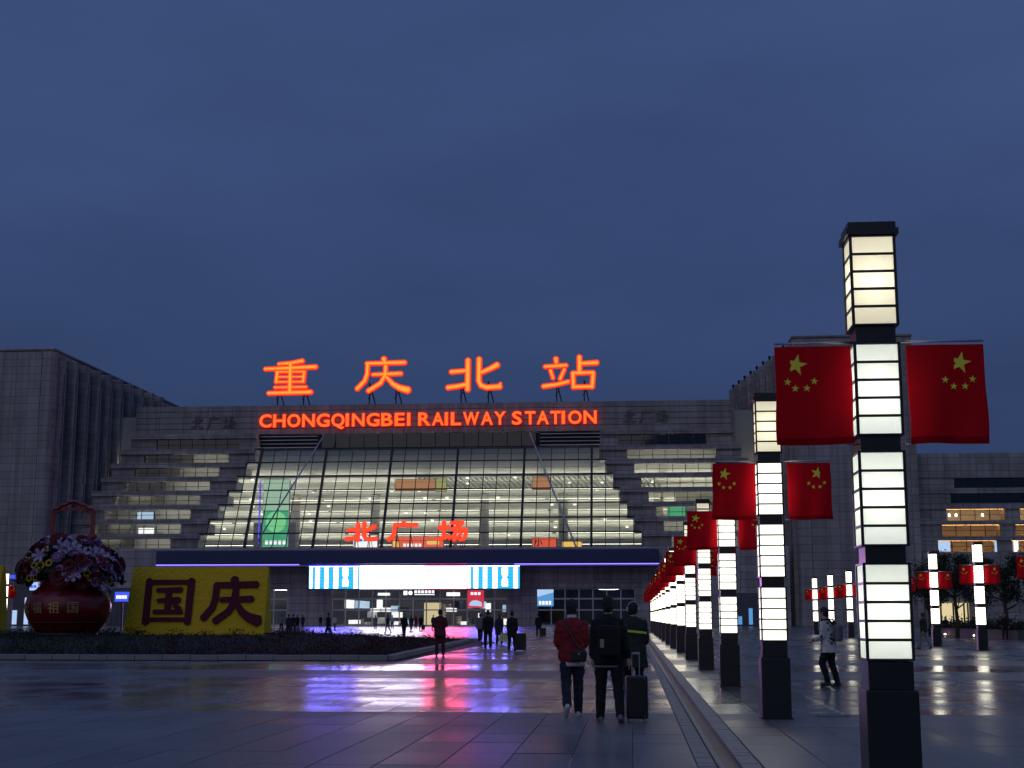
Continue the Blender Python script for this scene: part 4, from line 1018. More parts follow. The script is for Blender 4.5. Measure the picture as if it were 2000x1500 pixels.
STAR_BIG = MB().prism([(x, z) for x, z in star_poly(.100, .22)][::-1], -.006, .006).mesh('star', 'star_yellow')
STAR_SMALL = MB().prism([(x, z) for x, z in star_poly(.035, .1)][::-1], -.006, .006).mesh('star', 'star_yellow')
ROD = MB().tube([(0, 0, 0), (FW + .04, 0, 0)], .011, 6).mesh('rod', 'rod_metal', True)
ROD2 = MB().tube([(0, 0, 0), (.10, 0, 0)], .008, 6).mesh('bracket', 'rod_metal', True)
def flag(x, y, side, vv, label, group):
    gap = .20 if side < 0 else .275
    ztop = 3.87
    t = thing('national_flag', label, 'flag', (x + (-(gap + FW) if side < 0 else gap), y - .04, ztop), 0, group)
    obj('cloth', FLAG_ME[(side, vv)], t, (0, 0, -.03))
    obj('rod', ROD, t, (-.0 if side < 0 else -.04, 0, .0))
    obj('bracket', ROD2, t, ((FW - .06) if side < 0 else -.06, 0, -FH - .03))
    ph = vv * 1.7 + side
    bx = .28 if side < 0 else .69
    st_ = [(bx, .185, STAR_BIG)]
    off = (-.125, -.025, .125, .225) if side < 0 else (-.205, -.10, .05, .15)
    for dx, dv in zip(off, (.36, .425, .425, .355)): st_.append((bx + dx, dv, STAR_SMALL))
    for u, v, me in st_:
        obj('star', me, t, (u * FW + 0.006 * vv * side * v + .010 * math.sin(7 * v + ph) * v, cloth_y(u, v, ph), -.03 - v * FH))
    return t
protos = {}
def lantern(x, y, near, label, group):
    t = thing('lantern_post', label, 'lamp post', (x, y, 0), 0, group); t['kind'] = 'thing'
    if near not in protos:
        lantern_parts(t, near); protos[near] = t
    else:
        for ch in list(protos[near].children):
            copy_tree(ch, t)
    return t
LX = 2.15
n_row = 14
for k in range(n_row):
    y = 11.56 + 9.77 * k + .215 + (.36 if k == 0 else 0)
    who = 'nearest and tallest in view' if k == 0 else '%s of the main row from the front' % ORD[k]
    lantern(LX, y, 2 if k == 0 else 1 if k < 5 else 0, 'black lantern post with glowing panels, ' + who, 'lantern posts of the main row')
    who2 = 'nearest lantern post' if k == 0 else '%s main-row lantern post' % ORD[k]
    flag(LX, y, -1, (k * 3) % 5, 'red flag with yellow stars left of the ' + who2, 'flags of the main row')
    flag(LX, y, 1, (k * 2 + 1) % 5, 'red flag with yellow stars right of the ' + who2, 'flags of the main row')
for k in range(8):
    y = 56.3 + 9.6 * k
    nm = ORD[k]
    if k > 0: lantern(16.0, y, 0, 'glowing lantern post in the right-hand row, %s from its near end' % ORD[k - 1], 'lantern posts of the right row')
    else: lantern(16.0, y, 0, 'lantern post at the right picture edge, only its flag showing', 'lantern posts of the right row')
    w2 = 'post at the right picture edge' if k == 0 else '%s post of the right-hand lantern row' % ORD[k - 1]
    flag(16.0, y, -1, (k * 3) % 5, 'small red star flag left of the ' + w2, 'flags of the right row')
    if k > 0: flag(16.0, y, 1, (k * 2 + 1) % 5, 'small red star flag right of the ' + w2, 'flags of the right row')
q = P(9, 1160, 104.0)
lantern(q.x, 104.0, 0, 'lantern post at the far left edge behind the cut-off yellow board', 'lantern posts at the left')
flag(q.x, 104.0, 1, 1, 'small red star flag at the far left edge', 'flags at the left')

# ================================================================ FLOWER BED
c0_ = G(760, 1290); tip = G(922, 1253)
bed_poly = [(-60, 48.5), (c0_.x, 48.5), (c0_.x + .25, 48.9), (tip.x - .1, 85.2), (tip.x - .6, 86.4), (-60, 86.5)]
def bed_z(x, y):
    ex = min(1, max(0, ((c0_.x + (tip.x - c0_.x) * (y - 48.5) / 38) - x) / 7)); ey = min(1, max(0, min((y - 48.5) / 14, (86.5 - y) / 18)))
    s = lambda v: v * v * (3 - 2 * v)
    return .17 + .50 * s(ex) * s(ey)
bed = thing('flower_bed', 'low planted bed with pale stone kerb left of the plaza', 'flower bed', (0, 0, 0))
sm = MB(); nx, ny = 40, 24
vs = []
for j in range(ny + 1):
    for i in range(nx + 1):
        y = 48.7 + (86.2 - 48.7) * j / ny; xr = c0_.x + (tip.x - c0_.x) * (y - 48.5) / 38 - .1; x = -60 + (xr + 60) * i / nx
        vs.append((x, y, bed_z(x, y)))
sm.add(vs, [(j * (nx + 1) + i, j * (nx + 1) + i + 1, (j + 1) * (nx + 1) + i + 1, (j + 1) * (nx + 1) + i) for j in range(ny) for i in range(nx)])
sm.build('soil', 'soil', bed, smooth=True)
kme = MB().box(0, .985, -.16, .16, 0, .19).mesh('kerb_block', 'kerb_stone', bevel=.015)
for i in range(32): obj('kerb_block', kme, bed, (c0_.x - 1 - i, 48.5, rnd.uniform(-.006, .006)), (0, 0, rnd.gauss(0, .004)))
L = math.hypot(tip.x - c0_.x - .2, 37.7); an = math.atan2(37.7, tip.x - c0_.x - .2)
for i in range(38): obj('kerb_block', kme, bed, (c0_.x + .05 + i * math.cos(an), 48.55 + i * math.sin(an), rnd.uniform(-.006, .006)), (0, 0, an))
for i in range(30): obj('kerb_block', kme, bed, (tip.x - .5 - i, 86.6, 0))
gr = MB(); rg = random.Random(9)
for _ in range(26000):
    y = 48.8 + (rg.random() ** 1.3) * 37.2; xr = c0_.x + (tip.x - c0_.x) * (y - 48.5) / 38 - .15
    x = xr - rg.random() ** 1.15 * (24 if y < 60 else 34)
    z = bed_z(x, y) - .02; h = rg.uniform(.06, .20); a = rg.uniform(0, 6.28); w = rg.uniform(.012, .03); lx, ly = rg.gauss(0, .06), rg.gauss(0, .06)
    red = (x > xr - 9 - 3 * math.sin(y * .7)) and rg.random() < .75
    gr.add([(x - w * math.cos(a), y - w * math.sin(a), z), (x + w * math.cos(a), y + w * math.sin(a), z), (x + lx + w * .6, y + ly, z + h)], [(0, 1, 2)], 1 if red else 0)
for _ in range(420):                          # taller tufts and leafy clumps
    y = 49.1 + (rg.random() ** 1.2) * 36.5; xr = c0_.x + (tip.x - c0_.x) * (y - 48.5) / 38 - .4
    x = xr - rg.random() * 26; z = bed_z(x, y); hh_ = rg.uniform(.12, .38); mi_ = 1 if (x > xr - 9 and rg.random() < .8) else 0
    for _k in range(26):
        p = Vector((x + rg.gauss(0, .16), y + rg.gauss(0, .16), z + rg.random() * hh_)); d = Vector((rg.gauss(0, 1), rg.gauss(0, 1), rg.gauss(.5, .7))).normalized() * rg.uniform(.05, .12); s_ = d.cross(Vector((rg.random(), rg.random(), .1))).normalized() * .028
        gr.add([p - d * .4, p + s_, p + d, p - s_], [(0, 1, 2, 3)], mi_)
go = gr.build('ground_cover', ['leaf_dark', 'leaf_red']); go['kind'] = 'stuff'; go['label'] = 'dark grass and red bedding plants covering the bed'; go['category'] = 'plants'

# yellow flower-covered boards
def board(x0, x1, y, ztop, label, chars):
    z0 = bed_z((x0 + x1) / 2, y) - .05
    t = thing('flower_board', label, 'display board', (x0, y, z0)); w, h = x1 - x0, ztop - z0
    d0, d1, back = 0.0, 0.55, 1.55                    # front leans back, rear leans forward
    b = MB(); nx, nz = 60, 34; rr = random.Random(int(w * 10))
    # front as fine uneven grid, so that the edges look planted
    vs = [( -.18 + .18 * (j / nz) + (w + .05 - .18 * (j / nz)) * i / nx + rr.gauss(0, .008), d0 + d1 * j / nz + rr.gauss(0, .007), h * j / nz + rr.gauss(0, .010)) for j in range(nz + 1) for i in range(nx + 1)]
    b.add(vs, [(j * (nx + 1) + i, j * (nx + 1) + i + 1, (j + 1) * (nx + 1) + i + 1, (j + 1) * (nx + 1) + i) for j in range(nz) for i in range(nx)])
    b.build('front_face', 'yellow_flowers', t)
    core = MB(); xl, xr = -.2, w - .16
    core.add([(xl, d0 + .06, 0), (xr, d0 + .06, 0), (xr, back, 0), (xl, back, 0), (xl + .2, d1 + .06, h - .03), (xr - .05, d1 + .06, h - .03), (xr - .05, d1 + .5, h - .03), (xl + .2, d1 + .5, h - .03)],
             [(0, 3, 2, 1), (4, 5, 6, 7), (0, 1, 5, 4), (1, 2, 6, 5), (2, 3, 7, 6), (3, 0, 4, 7)])
    core.build('body', 'yellow_flowers', t)
    tilt = math.atan2(d1, h)
    for g, fx, fw in chars:
        b = MB(); glyph(b, g, w * fw, h * .66, 0, .06, .0, step=.006, bold=1.0 if g == 'guo' else 1.35)
        o = b.build('character', 'maroon', t, (w * fx, d1 * .20 - .03, h * .18)); o.rotation_euler = (-tilt, 0, 0)
    return t
BYd = 64.0
a, e = P(247, 1240, BYd), P(524, 1107, BYd)
board(a.x, e.x, BYd, P(400, 1107, BYd + .5).z, 'yellow flower-covered board with two dark maroon characters 国庆', (('guo', .10, .36), ('qing', .53, .41)))
a2 = P(10, 1107, BYd)
board(a2.x - 7.0, a2.x, BYd - .5, P(5, 1105, BYd).z, 'yellow flower-covered board cut off by the left picture edge', (('guo', .08, .36),))

# flower basket
BK = 62.0
ctr = P(131, 1232, BK)
zb = bed_z(ctr.x, BK) - .05
bk = thing('flower_basket', 'giant red pot of pink, purple and yellow flowers with arched red handle', 'flower basket', (ctr.x, BK, zb))
def pxm(dpx): return dpx / 2738 * BK
zr = lambda y: P(131, y, BK).z - zb
pr_px = [(58, 1236), (66, 1226), (76, 1212), (83, 1196), (84, 1182), (80, 1168), (71, 1156), (60, 1149), (54, 1142), (54, 1134), (62, 1129)]
prof = [(pxm(r), max(0, zr(y))) for r, y in pr_px]
pot = MB().lathe(prof, n=48).build('pot', 'pot_red', bk, smooth=True)
for y, r in ((1149, 61), (1216, 75), (1133, 60)): MB().lathe([(pxm(r), zr(y) - .03), (pxm(r) + .04, zr(y)), (pxm(r), zr(y) + .03)], n=48).build('band', 'pot_dark', pot, smooth=True)
MB().lathe([(pxm(52), zr(1236) - .25), (pxm(60), zr(1236) - .2), (pxm(58), zr(1232))], n=32).build('foot', 'pot_dark', bk, smooth=True)
for i, chn in enumerate('祝福祖国'):
    me = text_mesh(chn, pxm(24), .008, .006); ex = text_extent(me); me.materials.clear(); me.materials.append(M['gold'])
    R0 = pxm(84.5); ang = (-.80 + i * .43) ; cx = (ex[0] + ex[1]) / 2; cyy = (ex[2] + ex[3]) / 2
    for v in me.vertices:
        th = ang + (v.co.x - cx) / R0; rr_ = R0 + .02 + v.co.z; zz_ = zr(1187) + v.co.y - cyy
        rr_ -= .35 * ((v.co.y - cyy) / 1.0) ** 2 * .25
        v.co = Vector((rr_ * math.sin(th), -rr_ * math.cos(th), zz_))
    obj('character', me, pot)
# handle
hx, hb, ht = pxm(42), zr(1048), zr(1000)
hand = MB()
hand.bar((-hx, 0, hb - .6), (-hx, 0, ht), .16, .16).bar((hx, 0, hb - .6), (hx, 0, ht), .16, .16)
pts = [(-hx, 0, ht), (-hx * .95, 0, ht + .12), (-hx * .72, 0, ht + .18), (-hx * .60, 0, ht + .30), (-hx * .36, 0, ht + .34), (-hx * .22, 0, ht + .44), (0, 0, ht + .48), (hx * .22, 0, ht + .44), (hx * .36, 0, ht + .34), (hx * .60, 0, ht + .30), (hx * .72, 0, ht + .18), (hx * .95, 0, ht + .12), (hx, 0, ht)]
handle = hand.tube(pts, .085, 8).build('handle', 'red_handle', bk)
MB().bar((-hx * .62, 0, ht + .12), (hx * .62, 0, ht + .12), .10, .10).build('cross_bar', 'red_handle', handle)
for s in (-1, 1):
    MB().tube([(s * hx, 0, ht - .05), (s * hx * .75, 0, ht - .04), (s * hx * .70, 0, ht + .05)], .05, 6).build('scroll', 'red_handle', handle)
    MB().prism([(s * hx * .60, ht + .14), (s * hx * .28, ht + .14), (s * hx * .30, ht + .30), (s * hx * .52, ht + .26)][::s], -.03, .03).build('scroll', 'red_handle', handle)
    MB().ball((s * hx, 0, hb - .05), .24, .2, .2, 12, 8).build('bow', 'red_handle', handle, smooth=True)
# blooms
def petals(n_, r0, r1, w, lift, curl=0.0):
    b = MB()
    for i in range(n_):
        a = 2 * math.pi * i / n_; c, s = math.cos(a), math.sin(a)
        prof_ = [(r0, 0, w * .35), ((r0 + r1) * .5, lift * .7, w), (r1 * .88, lift, w * .7), (r1, lift - curl, .01)]
        vs = []
        for rr_, zz_, ww in prof_:
            vs += [(rr_ * c - ww * s, rr_ * s + ww * c, zz_), (rr_ * c + ww * s, rr_ * s - ww * c, zz_), ]
        k = len(prof_)
        b.add(vs, [(2 * i_, 2 * i_ + 1, 2 * i_ + 3, 2 * i_ + 2) for i_ in range(k - 1)])
    return b
def two_sided(b): return b
BL = {
 'sunflower': (petals(14, .05, .19, .035, .03), 'petal_yellow', MB().lathe([(.10, 0), (.10, .03), (.05, .05)], n=12), 'flower_core'),
 'lily': (petals(6, .02, .46, .10, .16, .10), 'petal_lilac', MB().lathe([(.03, 0), (.02, .14)], n=6), 'petal_yellow'),
 'pink_lily': (petals(6, .02, .42, .11, .18, .08), 'petal_pink', MB().lathe([(.03, 0), (.02, .14)], n=6), 'petal_yellow'),
 'carnation': (petals(10, .02, .24, .09, .12, .02), 'petal_pink', petals(7, .01, .15, .07, .17, .0), 'petal_violet'),
 'violet_bloom': (petals(9, .02, .26, .09, .10, .03), 'petal_violet', petals(6, .01, .14, .06, .15, .0), 'petal_pink'),
 'peony': (petals(10, .02, .36, .13, .16, .02), 'petal_red', petals(8, .01, .22, .11, .22, .0), 'petal_red'),
}
BLM = {k: (v[0].mesh('bloom', v[1]), v[2].mesh('bloom_centre', v[3])) for k, v in BL.items()}
MB().ball((0, 0, zr(1118)), pxm(86), pxm(74), pxm(22), 24, 10).ball((0, 0, zr(1096)), pxm(58), pxm(52), pxm(32), 24, 10).build('foliage', 'leaf_dark', bk, smooth=True)
rb = random.Random(21)
kinds = ['lily', 'pink_lily', 'carnation', 'violet_bloom', 'peony', 'peony', 'sunflower', 'sunflower', 'carnation', 'lily', 'sunflower', 'violet_bloom']
for i in range(190):
    # on the front and sides of a dome that widens downward
    v = rb.random() ** 1.15; th = rb.uniform(-2.0, 2.0)
    if i > 145: th = rb.uniform(1.6, 4.6)
    ypx = 1140 - 84 * v; wpx_ = 100 * math.sqrt(max(.02, 1 - (v * .93) ** 2.2)) * (1.0 if v > .05 else .96)
    r = pxm(wpx_) * rb.uniform(.90, 1.04)
    nrm = Vector((math.sin(th), -math.cos(th), .15 + 1.1 * v * v)).normalized()
    kd = kinds[rb.randrange(len(kinds))]
    sc = rb.uniform(.8, 1.2)
    pos = Vector((r * math.sin(th), -r * .85 * math.cos(th), zr(ypx)))
    nrm = (nrm + Vector((rb.gauss(0, .25), rb.gauss(0, .2), rb.gauss(0, .25)))).normalized()
    o = obj(kd, BLM[kd][0], bk, pos); o.rotation_mode = 'QUATERNION'; o.rotation_quaternion = nrm.to_track_quat('Z', 'Y'); o.scale = (sc, sc, sc)
    obj('bloom_centre', BLM[kd][1], o)
lf = MB()
for i in range(500):
    v = rb.random(); th = rb.uniform(0, 6.28); ypx = 1140 - 86 * v; r = pxm(100 * math.sqrt(max(.02, 1 - (v * .93) ** 2.2))) * rb.uniform(.85, 1.05)
    p0 = Vector((r * math.sin(th), -r * .85 * math.cos(th), zr(ypx))); d = Vector((math.sin(th) + rb.gauss(0, .5), -math.cos(th) + rb.gauss(0, .5), rb.gauss(0, .5))).normalized() * rb.uniform(.12, .3); s_ = d.cross(Vector((rb.random(), rb.random(), rb.random()))).normalized() * .05
    lf.add([p0, p0 + d * .5 + s_, p0 + d, p0 + d * .5 - s_], [(0, 1, 2, 3)])
o = lf.build('leaves', 'leaf', bk); o['kind'] = 'stuff'

# ================================================================ TREES, PLANTER, GROUND LIGHTS AT THE RIGHT
def tree(label, px, pytop, pybase_w, D, half_px, seed):
    q = P(px, 1200, D); H_ = P(px, pytop, D).z; rr = random.Random(seed)
    t = thing('tree', label, 'tree', (q.x, D, 0), 0, 'trees at the right')
    tr = MB(); tr.tube([(0, 0, 0), (.05, 0, H_ * .2), (-.04, .05, H_ * .45), (.05, 0, H_ * .8)], [.17, .14, .11, .03], 8)
    limbs = []
    for i in range(9):
        a = rr.uniform(0, 6.28); z = H_ * rr.uniform(.32, .6); ln = rr.uniform(.5, 1.0) * half_px / 2738 * D
        e = Vector((math.cos(a) * ln, math.sin(a) * ln, z + rr.uniform(.4, 1.4))); tr.tube([(0, 0, z), (e.x * .5, e.y * .5, z + .35), e], [.07, .045, .015], 6); limbs.append(e)
    tr.build('trunk', 'bark', t, smooth=True)
    cr = MB(); Rx = half_px / 2738 * D
    clumps = [(rr.uniform(-.8, .8) * Rx, rr.uniform(-.8, .8) * Rx, H_ * rr.uniform(.42, .93), rr.uniform(.45, .85)) for _ in range(26)]
    for cx, cy_, cz_, cr_ in clumps:
        for _ in range(150):
            d = Vector((rr.gauss(0, 1), rr.gauss(0, 1), rr.gauss(0, .8))) * cr_ * .5; p = Vector((cx, cy_, cz_)) + d
            a1 = Vector((rr.gauss(0, 1), rr.gauss(0, 1), rr.gauss(0, 1))).normalized() * rr.uniform(.08, .16); a2_ = a1.cross(Vector((rr.gauss(0, 1), rr.gauss(0, 1), rr.gauss(0, 1)))).normalized() * .055
            cr.add([p - a1, p + a2_, p + a1, p - a2_], [(0, 1, 2, 3)])
    cr.build('crown', 'leaf_dark', t)
tree('dark leafy tree in front of the lit shopfront at the right', 1868, 1076, 1230, 104.0, 42, 1)
tree('dark leafy tree cut by the right picture edge behind lantern post', 1965, 1078, 1230, 98.0, 50, 2)
tree('dark leafy tree just right of the nearest lantern post, far behind it', 1815, 1100, 1230, 118.0, 30, 3)
a, e = G(1842, 1241), G(2040, 1252)
pl = thing('planter', 'long low dark planter wall under the trees at the right', 'planter', (a.x, a.y + 2, 0))
pd = Vector((e.x - a.x, e.y - a.y - 0, 0))
MB().bar((0, 0, .27), (pd.x, pd.y, .27), 2.2, .54).build('wall', 'planter_dark', pl)
MB().bar((-.05, 0, .58), (pd.x + .05, pd.y, .58), 2.4, .08).build('seat_top', 'planter_dark', pl)
hb_ = MB(); rh = random.Random(4)
for _ in range(2600):
    f = rh.random(); p = Vector((pd.x * f, pd.y * f + rh.uniform(-.7, .9), .6 + abs(rh.gauss(0, .35)))); d = Vector((rh.gauss(0, 1), rh.gauss(0, 1), rh.gauss(0, 1))).normalized() * .14; s_ = d.cross(Vector((1, .3, .2))).normalized() * .05
    hb_.add([p - d, p + s_, p + d, p - s_], [(0, 1, 2, 3)])
o = hb_.build('shrubs', 'leaf_dark', pl); o['kind'] = 'stuff'
for i, (x, y) in enumerate(((1846, 1243), (1903, 1246), (1956, 1248))):
    q = G(x, y)
    t = thing('ground_light', 'small warm ground light by the planter, ' + ('left', 'middle', 'right')[i] + ' of three', 'lamp', (q.x, q.y, 0), 0, 'ground lights by the planter')
    MB().lathe([(.09, 0), (.09, .12), (.11, .13)], n=12).build('housing', 'black_metal', t, smooth=True)
    MB().ball((0, 0, .17), .085, .085, .07, 10, 6).build('lens', 'ground_bulb', t, smooth=True)

q = G(1624, 1398)
dc = thing('ground_plate', 'square dark plate with metal bars in the paving behind the second lantern post', 'drain cover', (q.x, q.y, .006))
MB().box(-.24, .24, -.30, .30, -.02, 0).build('plate', 'dark_frame', dc)  # dark plate almost flush with the slabs
for i in range(7): MB().box(-.21, .21, -.26 + i * .08, -.225 + i * .08, 0.001, .006).build('bar', 'grey_metal', dc)
# ================================================================ PEOPLE
TMP = bpy.data.scenes.new('workbench')
def remesh(b, voxel, smooth_it=4):
    me = bpy.data.meshes.new('figure'); me.from_pydata(b.v, [], b.f); me.update()
    bm = bmesh.new(); bm.from_mesh(me); bmesh.ops.recalc_face_normals(bm, faces=bm.faces); bm.to_mesh(me); bm.free()
    o = bpy.data.objects.new('figure', me); TMP.collection.objects.link(o)
    r = o.modifiers.new('r', 'REMESH'); r.mode = 'VOXEL'; r.voxel_size = voxel; r.use_smooth_shade = True
    s = o.modifiers.new('s', 'SMOOTH'); s.factor = .5; s.iterations = smooth_it
    vl = TMP.view_layers[0]; vl.update(); dg = vl.depsgraph
    out = bpy.data.meshes.new_from_object(o.evaluated_get(dg))
    bpy.data.objects.remove(o); bpy.data.meshes.remove(me)
    out.polygons.foreach_set('use_smooth', [True] * len(out.polygons))
    return out
from mathutils import noise as mnoise
def crumple(me, amp, scale, seed, stretch=1.0):
    """cloth creases or hair locks: push vertices along their normals by fractal noise"""
    nr = [v.normal.copy() for v in me.vertices]
    for v, n_ in zip(me.vertices, nr):
        q = Vector((v.co.x * scale, v.co.y * scale, v.co.z * scale * stretch)) + Vector((seed * 7.3, 0, 0))
        v.co += n_ * amp * (mnoise.noise(q) + .6 * mnoise.noise(q * 2.3))
    me.update()
def ell(b, rings, n=12):
    """loft of ellipses: (centre, half width across x, half depth, tilt axis vector for depth)"""
    vs, fs = [], []
    for c, rx, ry in rings:
        vs += [(c[0] + rx * math.cos(2 * math.pi * i / n), c[1] + ry * math.sin(2 * math.pi * i / n), c[2]) for i in range(n)]
    for j in range(len(rings) - 1): fs += [(j * n + i, j * n + (i + 1) % n, (j + 1) * n + (i + 1) % n, (j + 1) * n + i) for i in range(n)]
    fs += [tuple(range(n - 1, -1, -1)), tuple(range((len(rings) - 1) * n, len(rings) * n))]
    b.add(vs, fs)
def joints(pose):
    """skeleton facing +Y, x to the right"""
    J = {}
    lean = pose.get('lean', 0.0); sit = pose.get('sit', False)
    hipz = .92
    J['pelvis'] = Vector((0, 0, hipz))
    up = Vector((0, math.sin(lean), math.cos(lean)))
    J['chest'] = J['pelvis'] + up * .40; J['neck'] = J['pelvis'] + up * .555
    hl = lean + pose.get('head', 0.0); hup = Vector((0, math.sin(hl), math.cos(hl)))
    J['head'] = J['neck'] + hup * .155 + Vector((0, .015, 0)); J['up'] = up; J['hup'] = hup
    for s, k in ((-1, 'L'), (1, 'R')):
        h = J['pelvis'] + Vector((s * .095, 0, -.02)); a, bend, splay = pose['leg' + k]
        kn = h + Vector((s * splay, math.sin(a), -math.cos(a))).normalized() * .42
        an = kn + Vector((s * splay * .6, math.sin(a - bend), -math.cos(a - bend))).normalized() * .41
        J['hip' + k], J['knee' + k], J['ankle' + k] = h, kn, an
        J['toe' + k] = pose.get('toe' + k, 0.0)
        sh = J['pelvis'] + up * .465 + Vector((s * .172, 0, 0)); a, ab, e = pose['arm' + k]
        el = sh + Vector((s * math.sin(ab), math.sin(a) * math.cos(ab), -math.cos(a) * math.cos(ab))) * .285
        e_in = pose.get('in' + k, 0.0)
        wr = el + Vector((s * math.sin(ab * .4 - e_in), math.sin(a + e) * math.cos(e_in), -math.cos(a + e) * math.cos(e_in))).normalized() * .25
        J['sho' + k], J['elb' + k], J['wri' + k] = sh, el, wr
    low = min(J['ankleL'].z, J['ankleR'].z) - .085
    for k, v in J.items():
        if isinstance(v, Vector) and k not in ('up', 'hup'): v.z -= low
    return J
def limb(b, pts, rads, n=10): b.tube(pts, rads, n)
def hand(b, w, d, s, curl=.5):
    """palm, four fingers of unequal length, thumb from the side; w wrist, d direction"""
    d = d.normalized(); fwd = Vector((0, 1, 0)); side = d.cross(fwd); side = side.normalized() if side.length > .1 else Vector((1, 0, 0)); nrm = side.cross(d)
    p = w + d * .05
    b.tube([w - d * .02, w + d * .03, w + d * .085], [.026, .036, .034], 8)
    inw = -1 if s > 0 else 1
    across = nrm                            # knuckles run front to back, palm faces the thigh
    inward = Vector((-s, 0, 0))
    for i, ln in enumerate((.068, .078, .072, .056)):
        base = w + d * .085 + across * (.027 - .018 * i)
        q1 = base + d * ln * .45 + inward * curl * .012; q2 = q1 + (d * .8 + inward * curl).normalized() * ln * .33; q3 = q2 + (d * .4 + inward * curl * 1.3).normalized() * ln * .28
        b.tube([base - d * .01, q1, q2, q3], [.0095, .009, .0085, .007], 6)
    tb = w + d * .03 + across * .032
    b.tube([tb, tb + (d * .6 + across * .8).normalized() * .035, tb + (d * .9 + across * .5).normalized() * .065], [.012, .011, .009], 6)
def figure(pose, detail, hair='short', coat=0.0, bulky=.0):
    """returns meshes: body, top, trousers, shoes, hair"""
    J = joints(pose); V = Vector; up, hup = J['up'], J['hup']
    vox = .009 if detail else .024
    def torso(b, g, z0, z1):
        base = J['pelvis']
        prof = [(-.12, .150, .105), (-.04, .168, .118), (.06, .155, .105), (.16, .150, .100), (.28, .170, .112), (.38, .182, .118), (.44, .165, .108), (.49, .125, .092), (.525, .088, .078), (.55, .066, .066)]
        rings = [(base + up * z, rx + g, ry + g) for z, rx, ry in prof if z0 <= z <= z1]
        ell(b, rings, 14)
    # whole body
    b = MB(); torso(b, -.012, -1, 1)
    limb(b, [J['neck'] - up * .06, J['neck'], J['head'] - hup * .05], [.062, .055, .055])
    h = J['head']; b.ball(h, .074, .094, .112, 16, 10); b.ball(h + V((0, .03, -.06)), .055, .06, .055, 12, 8)
    b.ball(h + V((0, .098, -.012)), .012, .02, .02, 8, 6)                      # nose
    for s in (-1, 1): b.ball(h + V((s * .076, -.005, -.01)), .012, .022, .032, 8, 6)    # ears
    for s, k in ((-1, 'L'), (1, 'R')):
        limb(b, [J['hip' + k] + V((0, 0, .05)), J['hip' + k], (J['hip' + k] + J['knee' + k]) / 2, J['knee' + k], J['knee' + k] * .6 + J['ankle' + k] * .4, J['ankle' + k]], [.07, .082, .068, .05, .052, .034])
        limb(b, [J['sho' + k] - V((s * .04, 0, 0)), J['sho' + k], (J['sho' + k] + J['elb' + k]) / 2, J['elb' + k], J['elb' + k] * .7 + J['wri' + k] * .3, J['wri' + k]], [.05, .050, .043, .036, .036, .025])
        a = J['ankle' + k]; tt = J['toe' + k]; fd = V((0, math.cos(tt), -math.sin(tt))); fu = V((0, math.sin(tt), math.cos(tt)))
        limb(b, [a - fu * .05 - fd * .05, a - fu * .05 + fd * .07, a - fu * .062 + fd * .15], [.028, .032, .02], 8)
        hand(b, J['wri' + k], J['wri' + k] - J['elb' + k], s, pose.get('curl', .6))
    out = {'body': remesh(b, vox, 3 if detail else 2)}
    # upper garment with sleeves, hem and collar
    b = MB(); g = .022 + bulky; torso(b, g, -.13 if coat <= .01 else -1, 1)
    if coat > .01: ell(b, [(J['pelvis'] + up * z, r + g + .01, ry + g + .015) for z, r, ry in ((-.12 - coat, .19, .14), (-.1, .165, .118), (.05, .15, .1))], 14)
    limb(b, [J['neck'] - up * .10, J['neck'] - up * .03, J['neck'] + up * .025], [.105, .080, .068])
    for s, k in ((-1, 'L'), (1, 'R')):
        w = J['wri' + k]; e = J['elb' + k]; q = bulky * .7
        limb(b, [J['sho' + k] - V((s * .06, 0, .02)), J['sho' + k], (J['sho' + k] + e) / 2, e, e * .5 + w * .5, w - (w - e).normalized() * .015], [.06 + q, .064 + q, .060 + q, .054 + q, .05 + q, .040 + q * .5])
    out['top'] = remesh(b, .013 if detail else .026, 3)
    # trousers
    b = MB(); torso(b, .014, -.13, .08)
    for s, k in ((-1, 'L'), (1, 'R')):
        hp, kn, an = J['hip' + k], J['knee' + k], J['ankle' + k]
        limb(b, [hp + V((-s * .01, 0, .06)), hp, (hp + kn) / 2, kn, (kn + an) / 2 + V((0, -.012, 0)), an + V((0, -.005, .0)), an - (an - kn).normalized() * -.03], [.09, .108, .098, .080, .074, .064, .066])
    out['trousers'] = remesh(b, .013 if detail else .026, 3)
    # shoes, one mesh for each foot
    for s, k in ((-1, 'L'), (1, 'R')):
        b = MB()
        a = J['ankle' + k]; tt = J['toe' + k]; fd = V((s * .12, math.cos(tt), -math.sin(tt))); fu = V((0, math.sin(tt), math.cos(tt)))
        limb(b, [a - fu * .040 - fd * .07, a - fu * .035 - fd * .02, a - fu * .042 + fd * .06, a - fu * .052 + fd * .13, a - fu * .058 + fd * .175], [.036, .046, .046, .042, .026], 10)
        limb(b, [a + fu * .02, a - fu * .04], [.043, .045], 10)
        limb(b, [a - fu * .068 - fd * .085, a - fu * .068 + fd * .05, a - fu * .07 + fd * .17], [.024, .034, .028], 8)
        out['shoe' + k] = remesh(b, .010 if detail else .022, 2)
    # hair
    b = MB(); b.ball(h + V((0, -.018, .028)), .088, .102, .108, 16, 10); b.ball(h + V((0, -.045, -.035)), .076, .070, .075, 14, 8)
    if hair == 'long': b.ball(h + V((0, -.07, -.12)), .085, .055, .16, 14, 8)
    if hair == 'bun': b.ball(h + V((0, -.08, .09)), .045, .045, .045, 10, 6)
    out['hair'] = remesh(b, .011 if detail else .022, 2)
    out['J'] = J
